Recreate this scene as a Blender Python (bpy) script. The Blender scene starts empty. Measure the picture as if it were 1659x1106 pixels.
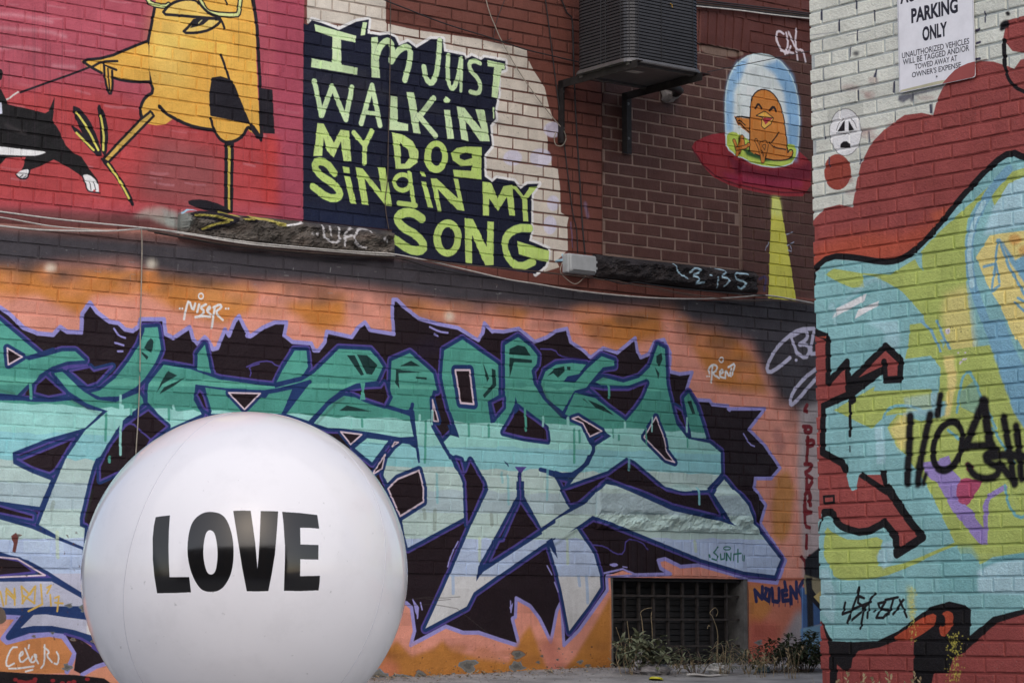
import bpy, bmesh, math, random
import numpy as np
from mathutils import Vector, Matrix, noise as mnoise

# ------------------------------------------------------------------ camera, sky, sun, exposure
scene = bpy.context.scene
COL = scene.collection
EYE = 0.85
FPX, CX, CY, HY = 4000.0, 829.5, 440.0, 1010.0     # focal length and principal point measured on the photograph
PITCH = math.atan((HY - CY) / FPX)
cam_d = bpy.data.cameras.new('camera')
cam = bpy.data.objects.new('camera', cam_d); COL.objects.link(cam)
cam_d.sensor_width = 36.0
cam_d.lens = 36.0 * FPX / 1659.0
cam_d.shift_y = -(553.0 - CY) / 1659.0
cam_d.clip_start = 0.1; cam_d.clip_end = 1000
cam.location = (0, 0, EYE)
cam.rotation_euler = (math.radians(90) + PITCH, 0, 0)
scene.camera = cam

SUN_EL, SUN_AZ = math.radians(36), math.radians(172)    # azimuth measured from +Y towards +X: behind and left of the camera
world = bpy.data.worlds.new('World'); scene.world = world; world.use_nodes = True
wn = world.node_tree.nodes; wl = world.node_tree.links
for n in list(wn): wn.remove(n)
sky = wn.new('ShaderNodeTexSky'); sky.sky_type = 'NISHITA'; sky.sun_disc = False
sky.sun_elevation = SUN_EL; sky.sun_rotation = SUN_AZ
sky.air_density = 1.0; sky.dust_density = 2.0; sky.ozone_density = 1.0
bg = wn.new('ShaderNodeBackground'); bg.inputs['Strength'].default_value = 0.115
wo = wn.new('ShaderNodeOutputWorld')
wl.new(sky.outputs[0], bg.inputs[0]); wl.new(bg.outputs[0], wo.inputs[0])

sun_d = bpy.data.lights.new('sun', 'SUN'); sun_d.energy = 1.5; sun_d.angle = math.radians(130); sun_d.color = (1.0, 0.93, 0.86)
sun = bpy.data.objects.new('sun', sun_d); COL.objects.link(sun)
sv = Vector((math.sin(SUN_AZ) * math.cos(SUN_EL), math.cos(SUN_AZ) * math.cos(SUN_EL), math.sin(SUN_EL)))
sun.rotation_euler = sv.to_track_quat('Z', 'Y').to_euler()
sun.location = (-6, -6, 9)

scene.view_settings.view_transform = 'Standard'; scene.view_settings.look = 'None'
scene.view_settings.gamma = 1; scene.view_settings.exposure = 0.34
scene.view_settings.use_curve_mapping = False
scene.cycles.use_denoising = True
scene.cycles.max_bounces = 6

rng = np.random.default_rng(7)
random.seed(11)

# ------------------------------------------------------------------ geometry of the place
cp, sp = math.cos(PITCH), math.sin(PITCH)
def ray(px, py):
    xc, yc = (px - CX) / FPX, -(py - CY) / FPX
    return np.array([xc, cp - yc * sp, sp + yc * cp])
def at_depth(px, py, Y):
    r = ray(px, py); return Vector((r[0] / r[1] * Y, Y, EYE + r[2] / r[1] * Y))
def ground_z(y):
    return 0.0414 * max(0.0, min(y, 14.2))

class Wall:
    """a vertical wall plane: u runs along it to the right, v is height above the eye line"""
    def __init__(s, P, direction, u0, u1, v0, v1, res):
        s.P = np.array(P, float); s.d = np.array(direction, float); s.d /= np.linalg.norm(s.d)
        s.n = np.array([s.d[1], -s.d[0]])           # towards the street
        s.u0, s.u1, s.v0, s.v1, s.res = u0, u1, v0, v1, res
        s.W = int(round((u1 - u0) / res)); s.H = int(round((v1 - v0) / res))
        s.b = np.zeros((s.H, s.W, 3), np.float32); s.m = np.zeros((s.H, s.W, 3), np.float32)
    def uv(s, px, py, off=0.0):
        r = ray(px, py)
        P = s.P + s.n * off
        t = np.dot(P, s.n) / np.dot(r[:2], s.n)
        q = r[:2] * t
        return float(np.dot(q - s.P, s.d)), float(r[2] * t)
    def pt(s, u, v, off=0.0):
        q = s.P + s.d * u + s.n * off
        return Vector((q[0], q[1], EYE + v))
    def at(s, px, py, off=0.0):
        u, v = s.uv(px, py, off); return s.pt(u, v, off)
    def pix(s, u, v):
        q = s.P + s.d * u; w = np.array([q[0], q[1], v])
        zc = w[1] * cp + w[2] * sp; yc = -w[1] * sp + w[2] * cp
        return CX + FPX * w[0] / zc, CY - FPX * yc / zc
    def scale(s, px, py):                           # metres of wall height per photo pixel here
        return abs(s.uv(px, py + 1)[1] - s.uv(px, py)[1])
    def rot(s): return math.atan2(s.d[1], s.d[0])

YA = FPX / cp**2 * 0.0677 / 23.5
kA = (6100 - CX) * cp / FPX
A = Wall(((0 - CX) * cp / FPX * YA, YA), (kA, 1.0), -0.6, 6.3, -0.75, 4.6, 0.0026)
YB = FPX / cp**2 * 0.0677 / 24.4
kB = (-2650 - CX) * cp / FPX
B = Wall(((1327 - CX) * cp / FPX * YB, YB), (-kB, -1.0), 0.0, 2.3, -0.75, 4.6, 0.0024)

# ------------------------------------------------------------------ raster painter (spray paint on the walls)
GAIN = 1 / 0.86
def lin(c):
    c = np.array(c, float) / 255.0
    c = np.where(c <= 0.04045, c / 12.92, ((c + 0.055) / 1.055) ** 2.4)
    g = c @ np.array([.2126, .7152, .0722])
    c = g + (c - g) * .88
    c = np.maximum(c, 0) ** 1.13 * 1.10          # paint is a little deeper than it looks under a grey sky
    return np.clip(c * GAIN, 0.003, 0.90)

def pts(s, ox=0, oy=0, k=3.95):
    out = []
    for q in s.split():
        a, b = q.split(','); out.append((ox + float(a) / k, oy + float(b) / k))
    return out
def chaikin(p, n=2, closed=True):
    p = [np.array(q, float) for q in p]
    for _ in range(n):
        q = []
        m = len(p)
        rngk = range(m) if closed else range(m - 1)
        if not closed: q.append(p[0])
        for i in rngk:
            a, b = p[i], p[(i + 1) % m]
            q += [a * .75 + b * .25, a * .25 + b * .75]
        if not closed: q.append(p[-1])
        p = q
    return p

def grid_pts(w, P):
    out = []
    for x, y in P:
        u, v = w.uv(x, y); out.append(((u - w.u0) / w.res, (v - w.v0) / w.res))
    return np.array(out)

def cover(w, G, sub=3):
    """anti-aliased even-odd coverage of polygon G in grid coordinates -> (x0,y0,mask)"""
    x0 = max(0, int(G[:, 0].min()) - 1); x1 = min(w.W, int(G[:, 0].max()) + 2)
    y0 = max(0, int(G[:, 1].min()) - 1); y1 = min(w.H, int(G[:, 1].max()) + 2)
    if x1 <= x0 or y1 <= y0: return None
    m = np.zeros((y1 - y0, x1 - x0), np.float32)
    P = G; Q = np.roll(G, -1, 0)
    xs = np.arange(x0, x1)
    for r in range(y0, y1):
        for k in range(sub):
            yy = r + (k + .5) / sub
            c = (P[:, 1] <= yy) != (Q[:, 1] <= yy)
            if not c.any(): continue
            a, b = P[c], Q[c]
            X = np.sort(a[:, 0] + (yy - a[:, 1]) * (b[:, 0] - a[:, 0]) / (b[:, 1] - a[:, 1]))
            for i in range(0, len(X) - 1, 2):
                l, h = X[i], X[i + 1]
                li, hi = max(int(l) - x0, 0), min(int(h) + 1 - x0, x1 - x0)
                if hi > li:
                    seg = xs[li:hi]
                    m[r - y0, li:hi] += np.clip(np.minimum(h, seg + 1) - np.maximum(l, seg), 0, 1)
    return x0, y0, np.clip(m / sub, 0, 1)

def boxblur(m, r):
    r = int(max(1, r))
    for ax in (0, 1):
        for _ in range(2):
            pad = [(0, 0), (0, 0)]; pad[ax] = (r + 1, r)
            c = np.cumsum(np.pad(m, pad), ax)
            if ax == 0: m = (c[2 * r + 1:] - c[:-2 * r - 1]) / (2 * r + 1)
            else: m = (c[:, 2 * r + 1:] - c[:, :-2 * r - 1]) / (2 * r + 1)
    return m

def comp(w, x0, y0, m, col, t, alpha):
    if m.size == 0: return
    a = (m * alpha)[..., None]
    sl = (slice(y0, y0 + m.shape[0]), slice(x0, x0 + m.shape[1]))
    src = col[sl] if isinstance(col, np.ndarray) and col.ndim == 3 else lin(col)
    if 'b' in t: w.b[sl] = w.b[sl] * (1 - a) + src * a
    if 'm' in t: w.m[sl] = w.m[sl] * (1 - a) + src * a

def fill(w, col, P, blur=0, t='bm', alpha=1.0, sm=0):
    if sm: P = chaikin(P, sm)
    G = grid_pts(w, P)
    R = cover(w, G)
    if R is None: return
    x0, y0, m = R
    if blur:
        r = max(1, int(blur * w.scale(*P[0]) / w.res / 2))
        p = 3 * r
        x0b, y0b = x0 - p, y0 - p
        m = np.pad(m, p); m = boxblur(m, r)
        cx, cy = max(0, -x0b), max(0, -y0b)
        m = m[cy:, cx:]; x0, y0 = x0b + cx, y0b + cy
        m = m[:w.H - y0, :w.W - x0]
    comp(w, x0, y0, m, col, t, alpha)

def stroke(w, col, width, P, soft=0.0, t='bm', alpha=1.0, closed=False, sm=1, taper=False):
    if sm and len(P) > 2: P = chaikin(P, sm, closed)
    P = list(P)
    if closed: P.append(P[0])
    G = grid_pts(w, P)
    sc = w.scale(*P[len(P) // 2]) / w.res
    R = width * sc / 2; S = max(1.0, soft * sc)
    pad = int(R + S + 2)
    x0 = max(0, int(G[:, 0].min()) - pad); x1 = min(w.W, int(G[:, 0].max()) + pad)
    y0 = max(0, int(G[:, 1].min()) - pad); y1 = min(w.H, int(G[:, 1].max()) + pad)
    if x1 <= x0 or y1 <= y0: return
    acc = np.zeros((y1 - y0, x1 - x0), np.float32)
    n = len(G) - 1
    for i in range(n):
        a, b = G[i], G[i + 1]
        r0 = R * ((1 - i / n * .8) if taper else 1)
        ax0 = max(x0, int(min(a[0], b[0])) - pad); ax1 = min(x1, int(max(a[0], b[0])) + pad + 1)
        ay0 = max(y0, int(min(a[1], b[1])) - pad); ay1 = min(y1, int(max(a[1], b[1])) + pad + 1)
        if ax1 <= ax0 or ay1 <= ay0: continue
        X = np.arange(ax0, ax1)[None, :] + .5 - a[0]; Y = np.arange(ay0, ay1)[:, None] + .5 - a[1]
        d = b - a; L = max(1e-6, d @ d)
        tt = np.clip((X * d[0] + Y * d[1]) / L, 0, 1)
        D = np.hypot(X - tt * d[0], Y - tt * d[1])
        v = np.clip((r0 + S / 2 - D) / S, 0, 1)
        sl = (slice(ay0 - y0, ay1 - y0), slice(ax0 - x0, ax1 - x0))
        acc[sl] = np.maximum(acc[sl], v)
    if soft: acc = acc * acc * (3 - 2 * acc)
    comp(w, x0, y0, acc, col, t, alpha)

def ell(cx, cy, rx, ry, n=28, rot=0):
    return [(cx + rx * math.cos(a) * math.cos(rot) - ry * math.sin(a) * math.sin(rot), cy + rx * math.cos(a) * math.sin(rot) + ry * math.sin(a) * math.cos(rot)) for a in [2 * math.pi * i / n for i in range(n)]]

def fnoise(H, W, cell, seed, ax=1.0):
    g = np.random.default_rng(seed)
    gh, gw = int(H / (cell * ax)) + 3, int(W / cell) + 3
    r = g.random((gh, gw)).astype(np.float32)
    y = np.arange(H) / (cell * ax); x = np.arange(W) / cell
    yi, xi = y.astype(int), x.astype(int); yf, xf = y - yi, x - xi
    yf = (yf * yf * (3 - 2 * yf))[:, None].astype(np.float32); xf = (xf * xf * (3 - 2 * xf))[None, :].astype(np.float32)
    a = r[yi][:, xi] * (1 - xf) + r[yi][:, xi + 1] * xf
    b = r[yi + 1][:, xi] * (1 - xf) + r[yi + 1][:, xi + 1] * xf
    return a * (1 - yf) + b * yf
# ================================================================== WALL A: paint
BR = (120, 74, 64)
# bare / brown painted wall, right part darker real brick with paler joints
A.b[:] = lin(BR); A.m[:] = lin((98, 62, 55))
fill(A, (94, 64, 58), pts('977,90 1600,60 1600,520 977,440', k=1), t='b')
fill(A, (144, 122, 112), pts('977,90 1203,60 1203,480 977,440', k=1), t='m')
fill(A, (112, 88, 80), pts('1203,20 1600,60 1600,520 1203,480', k=1), t='m')
fill(A, (98, 56, 50), pts('1135,-5 1600,-5 1600,60 1240,100 1210,110 1135,70', k=1), blur=4, t='bm')
fill(A, (134, 112, 100), pts('1136,70 1205,82 1204,92 1160,90 1140,84', k=1), blur=2, sm=1)

# ---- red and pink ground of the bird mural
pink, red = (180, 86, 102), (186, 74, 76)
fill(A, pink, pts('-300,-420 495,-420 493,0 491,372 -300,330', k=1))
fill(A, red, pts('-300,150 150,140 230,170 300,180 420,210 450,230 450,330 300,345 -300,330', k=1), blur=36, alpha=.95)
fill(A, (168, 72, 96), pts('445,-420 493,-420 491,372 446,360', k=1), blur=8, alpha=.6)
fill(A, (196, 66, 62), pts('424,215 452,222 452,340 424,330', k=1), blur=14, alpha=.7)
fill(A, (142, 86, 88), pts('262,215 360,250 360,345 250,335 215,300', k=1), blur=34, alpha=.75)
STONE1 = pts('289,348 310,344 430,352 560,365 636,374 640,420 520,408 400,398 300,386 287,378', k=1)
fill(A, (112, 66, 66), pts('-300,322 200,345 300,352 300,372 -300,352', k=1), blur=10, alpha=.9)
fill(A, (172, 190, 178), pts('215,352 235,338 262,335 285,345 285,370 262,362 240,352', k=1), blur=8, alpha=.45)
for i in range(46):                                     # pale scuffs
    x, y = rng.uniform(0, 480), rng.uniform(0, 330)
    l = rng.uniform(6, 40)
    stroke(A, (206, 150, 160), rng.uniform(1.5, 5), [(x, y), (x + l * .5, y + l * .1), (x + l, y + l * rng.uniform(.05, .25))], soft=3, alpha=rng.uniform(.08, .3))
for q in ('0,92 110,96 230,120 330,140', '0,180 130,190 300,200 420,235', '0,310 120,300 250,320', '340,420 480,430'):
    stroke(A, (214, 158, 168), 5, pts(q), soft=8, alpha=.4)

fill(A, (92, 86, 80), STONE1)
for i in range(60):
    x = rng.uniform(289, 636); y = 350 + (x - 289) * .08 + rng.uniform(0, 36)
    fill(A, [(50, 45, 42), (134, 126, 118), (38, 34, 32), (110, 98, 90)][i % 4], ell(x, y, rng.uniform(4, 22), rng.uniform(2, 7), 9), blur=4, alpha=.5)
fill(A, (150, 160, 156), pts('262,338 300,345 300,372 270,366', k=1), blur=6, alpha=.5)
# ---- bird
YE, OUT = (226, 176, 64), (40, 37, 46)
def outl(P, w=4.4, col=OUT, closed=False, sm=1, **k): stroke(A, col, w * 1.18, P, closed=closed, sm=sm, **k)
body = pts('990,45 965,180 945,280 942,400 955,500 985,590 930,620 898,680 902,740 932,788 1000,803 1060,795 1105,762 1200,800 1300,820 1365,826 1400,880 1440,907 1500,902 1560,862 1575,822 1655,880 1671,905 1662,800 1650,600 1642,400 1636,200 1606,-40 1560,-300 1440,-420 1220,-430 1080,-330 1010,-160 1000,-40')
fill(A, YE, body)
fill(A, (238, 196, 98), pts('1000,60 1230,120 1220,560 1010,560 960,400'), blur=30, alpha=.5)
fill(A, (214, 158, 50), pts('1250,300 1400,350 1350,480 1330,700 1240,700'), blur=30, alpha=.5)
outl(pts('990,45 965,180 945,280 942,400 955,500 985,590 930,620 898,680 902,740 932,788'), 4.5)
outl(pts('1020,680 1060,725 1110,755 1200,800 1300,825 1365,832'), 4.8)
outl(pts('1350,760 1365,820 1400,885 1440,912 1500,907 1560,867 1578,822 1600,812 1650,880'), 4.5)
outl(pts('1612,-40 1640,120 1652,300 1664,520 1668,760 1674,905 1658,870 1610,800'), 5.2)
fill(A, OUT, pts('1355,497 1410,488 1462,505 1490,520 1604,796 1480,770 1345,742 1338,610'))
stroke(A, OUT, 4.6, pts('1415,352 1440,420 1466,508'))
fill(A, OUT, [(421, 142), (441, 145), (445, 217), (426, 216)])
stroke(A, OUT, 4.4, pts('445,-6 520,32', 400, 0))
# arm, hand and leash
fill(A, YE, pts('948,262 850,300 680,372 520,388 560,430 640,465 700,485 780,515 870,525 957,525'))
outl(pts('948,262 850,300 680,372 520,385 580,430 650,468'), 4)
outl(pts('720,496 780,515 870,526 958,524'), 4)
outl(pts('585,432 650,395 750,392'), 3.4); outl(pts('670,420 745,448'), 3.4)
fill(A, YE, pts('668,420 715,450 722,560 705,608 682,560'))
outl(pts('665,400 668,480 682,560 706,612 722,560 718,455'), 3.6)
outl(pts('690,440 702,580'), 2.4)
stroke(A, OUT, 3.4, pts('575,430 450,478 330,520 130,592'), sm=0)
stroke(A, (206, 200, 196), 2.6, pts('118,588 80,612 60,630 35,640'), sm=1)
stroke(A, OUT, 3.2, pts('30,640 40,655'), sm=0)
# glasses and beak
LG = (206, 214, 140)
for q in ('940,-10 965,28 1060,44 1080,30', '1282,-10 1308,58 1350,88 1515,100 1530,80 1538,-10'):
    stroke(A, OUT, 9.5, pts(q), sm=1); stroke(A, LG, 4.6, pts(q), sm=1)
stroke(A, OUT, 3, pts('1310,-5 1380,-8'), sm=0); stroke(A, OUT, 3, pts('1440,0 1455,30'), sm=0)
bk = pts('1035,92 1075,40 1130,8 1200,-6 1262,6 1300,52 1340,88 1412,112 1390,120 1250,110 1130,99')
fill(A, (232, 190, 92), bk); outl(bk, 4, closed=True)
lb = pts('1250,118 1412,122 1404,150 1345,192 1262,212 1165,212 1210,170')
fill(A, (222, 190, 96), lb)
fill(A, OUT, pts('1255,118 1345,120 1300,160 1215,182')); stroke(A, (190, 180, 120), 1.6, pts('1270,150 1300,120'))
outl(lb, 3.8, closed=True); outl(pts('1405,115 1425,150 1435,182'), 3.6)
# raised foot
leg = pts('965,712 985,742 880,850 688,1045 660,1020 760,910 900,765')
fill(A, (206, 170, 74), leg); outl(leg, 3.6, closed=True, sm=0)
for q in ('458,680 520,704 590,815 640,940 648,1005 598,950 520,830', '622,660 668,730 690,850 676,1000 652,960 648,800',
          '448,798 520,850 590,935 645,1012 560,930', '638,1010 700,1040 752,1120 800,1190 850,1290 852,1318 815,1260 760,1150'):
    fill(A, OUT, pts(q), sm=1); outl(pts(q), 3.2, closed=True)
for q in ('490,720 560,820 630,960', '645,740 665,850 662,960', '490,850 560,920 600,960', '690,1050 770,1160 825,1270'):
    stroke(A, (214, 206, 88), 3.6, pts(q), taper=False)
# standing leg and foot
fill(A, OUT, [(363.5, 230), (379, 230), (377.5, 345), (363, 345)]); fill(A, (196, 176, 70), [(369, 236), (373.5, 236), (373, 342), (369.5, 342)])
for q in ('1490,300 1420,250 1300,215 1210,220 1215,240 1340,280', '1490,330 1380,290 1250,290 1180,320 1300,340 1460,370', '1490,350 1400,350 1300,380 1240,415 1340,405 1450,375', '1500,340 1580,320 1630,350 1590,362'):
    fill(A, OUT, pts(q, 0, 270), sm=1, blur=1.5); outl(pts(q, 0, 270), 3, closed=True)
for q in ('1215,318 1330,318 1450,350', '1270,405 1340,375 1430,360', '1400,290 1470,310 1500,325', '1520,345 1590,345'):
    stroke(A, (176, 166, 70), 3.4, pts(q, 0, 270), soft=2, alpha=.8)
stroke(A, (170, 162, 80), 6, pts('10,600 100,620 220,655', 400, 200), soft=3)
stroke(A, (226, 232, 234), 3, pts('225,660 300,650 350,632', 400, 200), soft=2)
stroke(A, (150, 200, 220), 2.6, pts('1150,300 1190,275 1240,280', 0, 270), soft=2)
# dog
DK = (36, 34, 36)
fill(A, DK, ell(-30, 146, 24, 17, rot=-.3), sm=1); fill(A, DK, pts('-130,700 -40,560 0,560 60,680 0,800', k=3.95)); fill(A, DK, pts('-280,560 -190,520 -60,560 -80,640 -220,640'), sm=1)
fill(A, DK, pts('-100,640 0,655 100,680 200,702 288,725 312,712 350,618 346,700 336,770 385,850 420,930 462,972 522,1004 580,1092 625,1150 636,1185 560,1160 520,1125 430,1066 342,1022 262,1062 196,1086 180,1110 120,1120 150,1062 162,1005 40,1010 -60,1120 -140,1180 -180,1150 -90,1040 -130,960 -140,800'))
fill(A, (232, 236, 246), pts('-120,930 0,938 100,950 210,962 302,972 262,990 210,1000 -110,985'), sm=1)
fill(A, (238, 240, 244), pts('104,50 130,24 190,14 178,68 152,80 112,66', 0, 270), sm=1); outl(pts('104,50 112,68 152,82 180,68 190,20', 0, 270), 2.2)
outl(pts('130,68 150,50', 0, 270), 1.2); outl(pts('148,74 168,58', 0, 270), 1.2)
fill(A, (238, 240, 244), pts('524,54 570,48 622,92 642,168 616,166 604,140 590,162 556,150 542,92', 0, 270), sm=1)
outl(pts('524,54 545,100 556,152 590,164 640,168', 0, 270), 2.0); outl(pts('575,100 582,150', 0, 270), 1.2); outl(pts('600,100 612,150', 0, 270), 1.2)
fill(A, DK, ell(0, 121, 4.5, 9)); fill(A, (206, 210, 240), [(-12, 166), (3, 166), (4, 184), (-8, 186)])
stroke(A, (90, 84, 86), 6, pts('40,800 100,830 160,850'), soft=8, alpha=.35)
for i in range(70):                                      # thin water runs
    x = rng.choice([rng.uniform(0, 130), rng.uniform(0, 180), rng.uniform(330, 440)]); y = rng.uniform(-20, 200)
    stroke(A, (70, 56, 66), rng.uniform(.6, 1.3), [(x, y), (x + rng.uniform(-1, 1), y + rng.uniform(40, 220))], alpha=rng.uniform(.15, .45), sm=0)

# ---- cream block behind the lettering: paint sits on the brick faces only, joints stay brown
CRM = (204, 196, 184)
cream = pts('385,-90 890,-90 890,150 1080,192 1480,250 1659,290 1750,305 1790,320 1795,370 1840,460 1905,560 1935,690 1965,780 1912,800 1925,900 1925,980 1945,1000 1950,1060 1935,1060 1990,1082 2005,1230 2010,1360 2060,1390 2050,1440 2055,1600 1980,1670 2000,1710 1870,1750 1400,1690 1400,400 385,150', 400, 0)
fill(A, CRM, cream, t='b'); fill(A, (112, 72, 64), cream, t='m', alpha=1)
fill(A, (150, 120, 108), cream, t='m', alpha=.35)
fill(A, CRM, pts('385,-90 890,-90 890,150 385,150', 400, 0), t='m', alpha=.6)
for c in ((1960, 830, 60, 50), (1880, 1010, 70, 60), (1960, 1300, 40, 50), (1940, 1440, 42, 60), (1700, 1010, 60, 50)):
    fill(A, (206, 204, 226), ell(400 + c[0] / 3.95 - 0, c[1] / 3.95, c[2] / 3.95, c[3] / 3.95), blur=2, t='b', alpha=.8)
# white halo + navy board
NV0 = (34, 38, 60)
navy = pts('365,150 388,160 418,128 480,148 592,192 700,140 782,125 772,215 852,228 905,220 948,240 972,292 1030,268 1085,308 1180,250 1255,252 1262,330 1392,355 1402,380 1440,358 1500,385 1522,368 1655,392 1655,445 1612,458 1612,600 1590,690 1594,762 1556,802 1570,930 1520,990 1522,1130 1572,1165 1600,1140 1710,1160 1750,1210 1795,1178 1870,1175 1822,1240 1820,1490 1806,1540 1930,1592 1925,1660 1910,1700 1845,1752 935,1626 930,1470 360,1410 360,600', 400, 0)
stroke(A, (222, 224, 236), 9, navy[2:-4], soft=1.5, sm=0)
fill(A, (222, 224, 236), pts('590,205 700,140 790,122 775,222', 400, 0))
fill(A, NV0, navy)
fill(A, (36, 50, 84), pts('365,1330 900,1380 900,1480 360,1425', 400, 0), blur=20, alpha=.6)
fill(A, (62, 58, 66), pts('370,470 800,520 870,600 700,700 500,560 380,560', 400, 0), blur=24, alpha=.45)
G1, G2, G3 = (198, 226, 172), (192, 216, 130), (186, 212, 112)
def L(col, w, *qs, o=(400, 0), sm=0):
    for q in qs: stroke(A, (60, 96, 96), w / 3.95 + 1.6, pts(q, *o), sm=sm, alpha=.5)
    for q in qs: stroke(A, col, w / 3.95, pts(q, *o), sm=sm)
def LP(col, q, o=(400, 0)): fill(A, col, pts(q, *o))
LP(G1, '432,155 700,230 695,272 602,255 606,415 708,435 705,480 412,430 415,372 545,400 548,235 440,200')
LP(G1, '742,142 770,145 755,225 728,228')
LP(G1, '798,240 836,238 852,500 797,495')
L(G1, 40, '830,370 850,300 893,258 922,272 932,320 924,392', '926,392 960,332 1012,297 1046,315 1042,400 1010,512', sm=1)
L(G1, 38, '1235,262 1226,400 1206,500 1178,538 1146,510 1132,430', sm=1)
L(G1, 32, '1290,355 1282,480 1298,560 1325,568 1350,500 1370,380', sm=1); L(G1, 22, '1374,370 1370,582')
L(G1, 30, '1492,405 1455,388 1420,402 1428,450 1482,505 1500,560 1480,602 1432,588', sm=1)
LP(G1, '1540,385 1652,410 1648,446 1630,442 1604,630 1566,620 1582,430 1540,425')
L(G1, 36, '432,520 478,738 545,552 632,765 672,560')
L(G1, 36, '732,790 802,548 852,802'); L(G1, 26, '765,720 840,730')
LP(G1, '920,612 962,618 966,780 1032,795 1032,838 912,832')
LP(G1, '1022,590 1072,592 1112,855 1066,850'); L(G1, 38, '1195,630 1090,765'); L(G1, 38, '1100,740 1208,868')
fill(A, G1, pts('1256,640 1275,615 1302,640 1292,660 1262,655', 400, 0)); LP(G1, '1262,702 1302,705 1326,888 1284,890')
LP(G1, '1342,682 1392,690 1500,830 1462,700 1520,702 1555,905 1492,903 1398,770 1418,905 1372,892 1362,800')
LP(G2, '452,788 492,792 555,915 600,830 655,838 668,1032 618,1030 600,905 556,1008 512,965 490,880 482,998 428,998')
L(G2, 34, '685,850 748,925', '800,838 756,930', '754,915 752,1042')
LP(G2, '928,846 1000,862 1062,905 1100,975 1092,1040 1042,1078 952,1082'); LP(NV0, '978,912 1030,960 1042,1010 1012,1048 986,1048 985,1000')
fill(A, G3, pts(' '.join('%g,%g' % q for q in ell(1210, 1004, 76, 104)), 400, 0)); fill(A, NV0, pts(' '.join('%g,%g' % q for q in ell(1213, 1000, 36, 62)), 400, 0))
LP(G3, '1502,942 1502,1148 1328,1132 1318,1086 1434,1094 1446,1058 1372,1064 1318,1026 1308,978 1342,948 1400,938'); LP(NV0, '1362,992 1400,976 1442,984 1442,1012 1392,1026 1362,1014')
o = (400, 200)
L(G3, 50, '560,318 512,252 452,238 432,275 470,335 555,385 600,440 585,478 520,478 425,405', o=o, sm=1)
LP(G3, '612,275 655,282 660,320 620,315', o); LP(G3, '622,335 660,340 702,515 664,512', o)
LP(G3, '694,280 740,288 862,440 838,280 888,282 930,530 884,522 752,350 780,522 738,518', o)
stroke(A, G3, 7.5, pts(' '.join('%g,%g' % q for q in ell(995, 378, 52, 50)), *o), closed=True)
L(G3, 32, '1040,318 1070,530', '972,510 1080,524', o=o)
LP(G3, '1108,306 1138,312 1146,342 1118,336', o); LP(G3, '1116,370 1146,374 1192,540 1158,536', o)
LP(G3, '1176,352 1214,352 1352,480 1322,352 1352,356 1392,560 1346,552 1222,420 1246,566 1222,562', o)
LP(G3, '1510,372 1560,378 1606,480 1640,402 1702,392 1715,590 1680,588 1664,470 1608,560 1550,480 1550,590 1512,588', o)
LP(G3, '1690,398 1722,402 1770,465 1812,405 1860,405 1795,482 1800,626 1768,626 1762,482', o)
L(G3, 58, '1120,608 1062,568 990,572 958,612 1000,668 1095,718 1140,785 1105,818 1035,806 948,742', o=o, sm=1)
fill(A, G3, pts(' '.join('%g,%g' % q for q in ell(1284, 733, 90, 119)), *o)); fill(A, NV0, pts(' '.join('%g,%g' % q for q in ell(1286, 735, 44, 72)), *o))
LP(G3, '1392,606 1446,612 1536,790 1540,626 1580,630 1578,905 1526,908 1440,712 1442,896 1400,890', o)
L(G3, 52, '1810,670 1735,668 1660,715 1648,790 1680,880 1750,922 1830,885', o=o, sm=1)
LP(G3, '1730,752 1934,815 1932,886 1850,870 1742,836', o)
stroke(A, G1, 2.6, pts('1580,690 1580,755', 400, 0), sm=0)
for i in range(420):
    x, y = rng.uniform(498, 860), rng.uniform(50, 420); l_ = rng.uniform(3, 12)
    if 790 < x and y < 330: continue
    stroke(A, (44, 50, 62), rng.uniform(.4, .9), [(x, y), (x + rng.uniform(-.5, .5), y + l_)], sm=0, alpha=rng.uniform(.15, .5))
for i in range(1300):                                      # rough speckle on the letters
    x, y = rng.uniform(500, 840), rng.uniform(60, 420)
    stroke(A, (60, 74, 70), rng.uniform(.5, 1.4), [(x, y), (x + .6, y + .5)], sm=0, alpha=.5)
for q in ((620, 150), (560, 110), (680, 170), (600, 290), (780, 190)):
    stroke(A, (70, 70, 76), 12, [q, (q[0] + 30, q[1] + 10)], soft=14, alpha=.28)

# ---- little saucer with a chick
fill(A, (152, 48, 58), pts('1121,233 1150,218 1176,214 1200,214 1314,244 1314,318 1262,318 1210,308 1175,296 1152,282 1130,252', k=1), sm=1)
fill(A, (118, 28, 52), pts('1180,250 1230,276 1290,272 1314,262 1314,290 1250,296 1195,282', k=1), blur=6)
fill(A, (156, 44, 82), pts('1170,278 1250,292 1300,292 1300,304 1250,304 1190,294', k=1), blur=6, alpha=.8)
stroke(A, (96, 24, 40), 2.5, pts('1124,240 1150,278 1190,298 1255,312 1312,312', k=1), soft=2)
dome = pts('1178,214 1177,160 1183,125 1197,100 1216,88 1240,87 1262,96 1282,120 1294,160 1296,205 1291,262 1262,272 1225,268 1196,252 1179,240', k=1)
fill(A, (212, 226, 244), dome, sm=1)
fill(A, (124, 176, 216), pts('1262,96 1284,120 1294,160 1296,205 1291,262 1274,250 1276,200 1270,150 1255,120 1236,106', k=1), blur=7, alpha=.9)
fill(A, (130, 184, 224), pts('1178,214 1177,160 1183,125 1197,100 1214,92 1204,118 1192,150 1190,214', k=1), blur=6, alpha=.85)
stroke(A, (196, 220, 240), 2, dome, closed=True, sm=1, alpha=.8)
fill(A, (184, 206, 76), pts('1180,216 1192,212 1206,222 1240,246 1276,232 1291,236 1288,262 1262,271 1225,267 1196,251 1180,238', k=1), sm=1)
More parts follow.
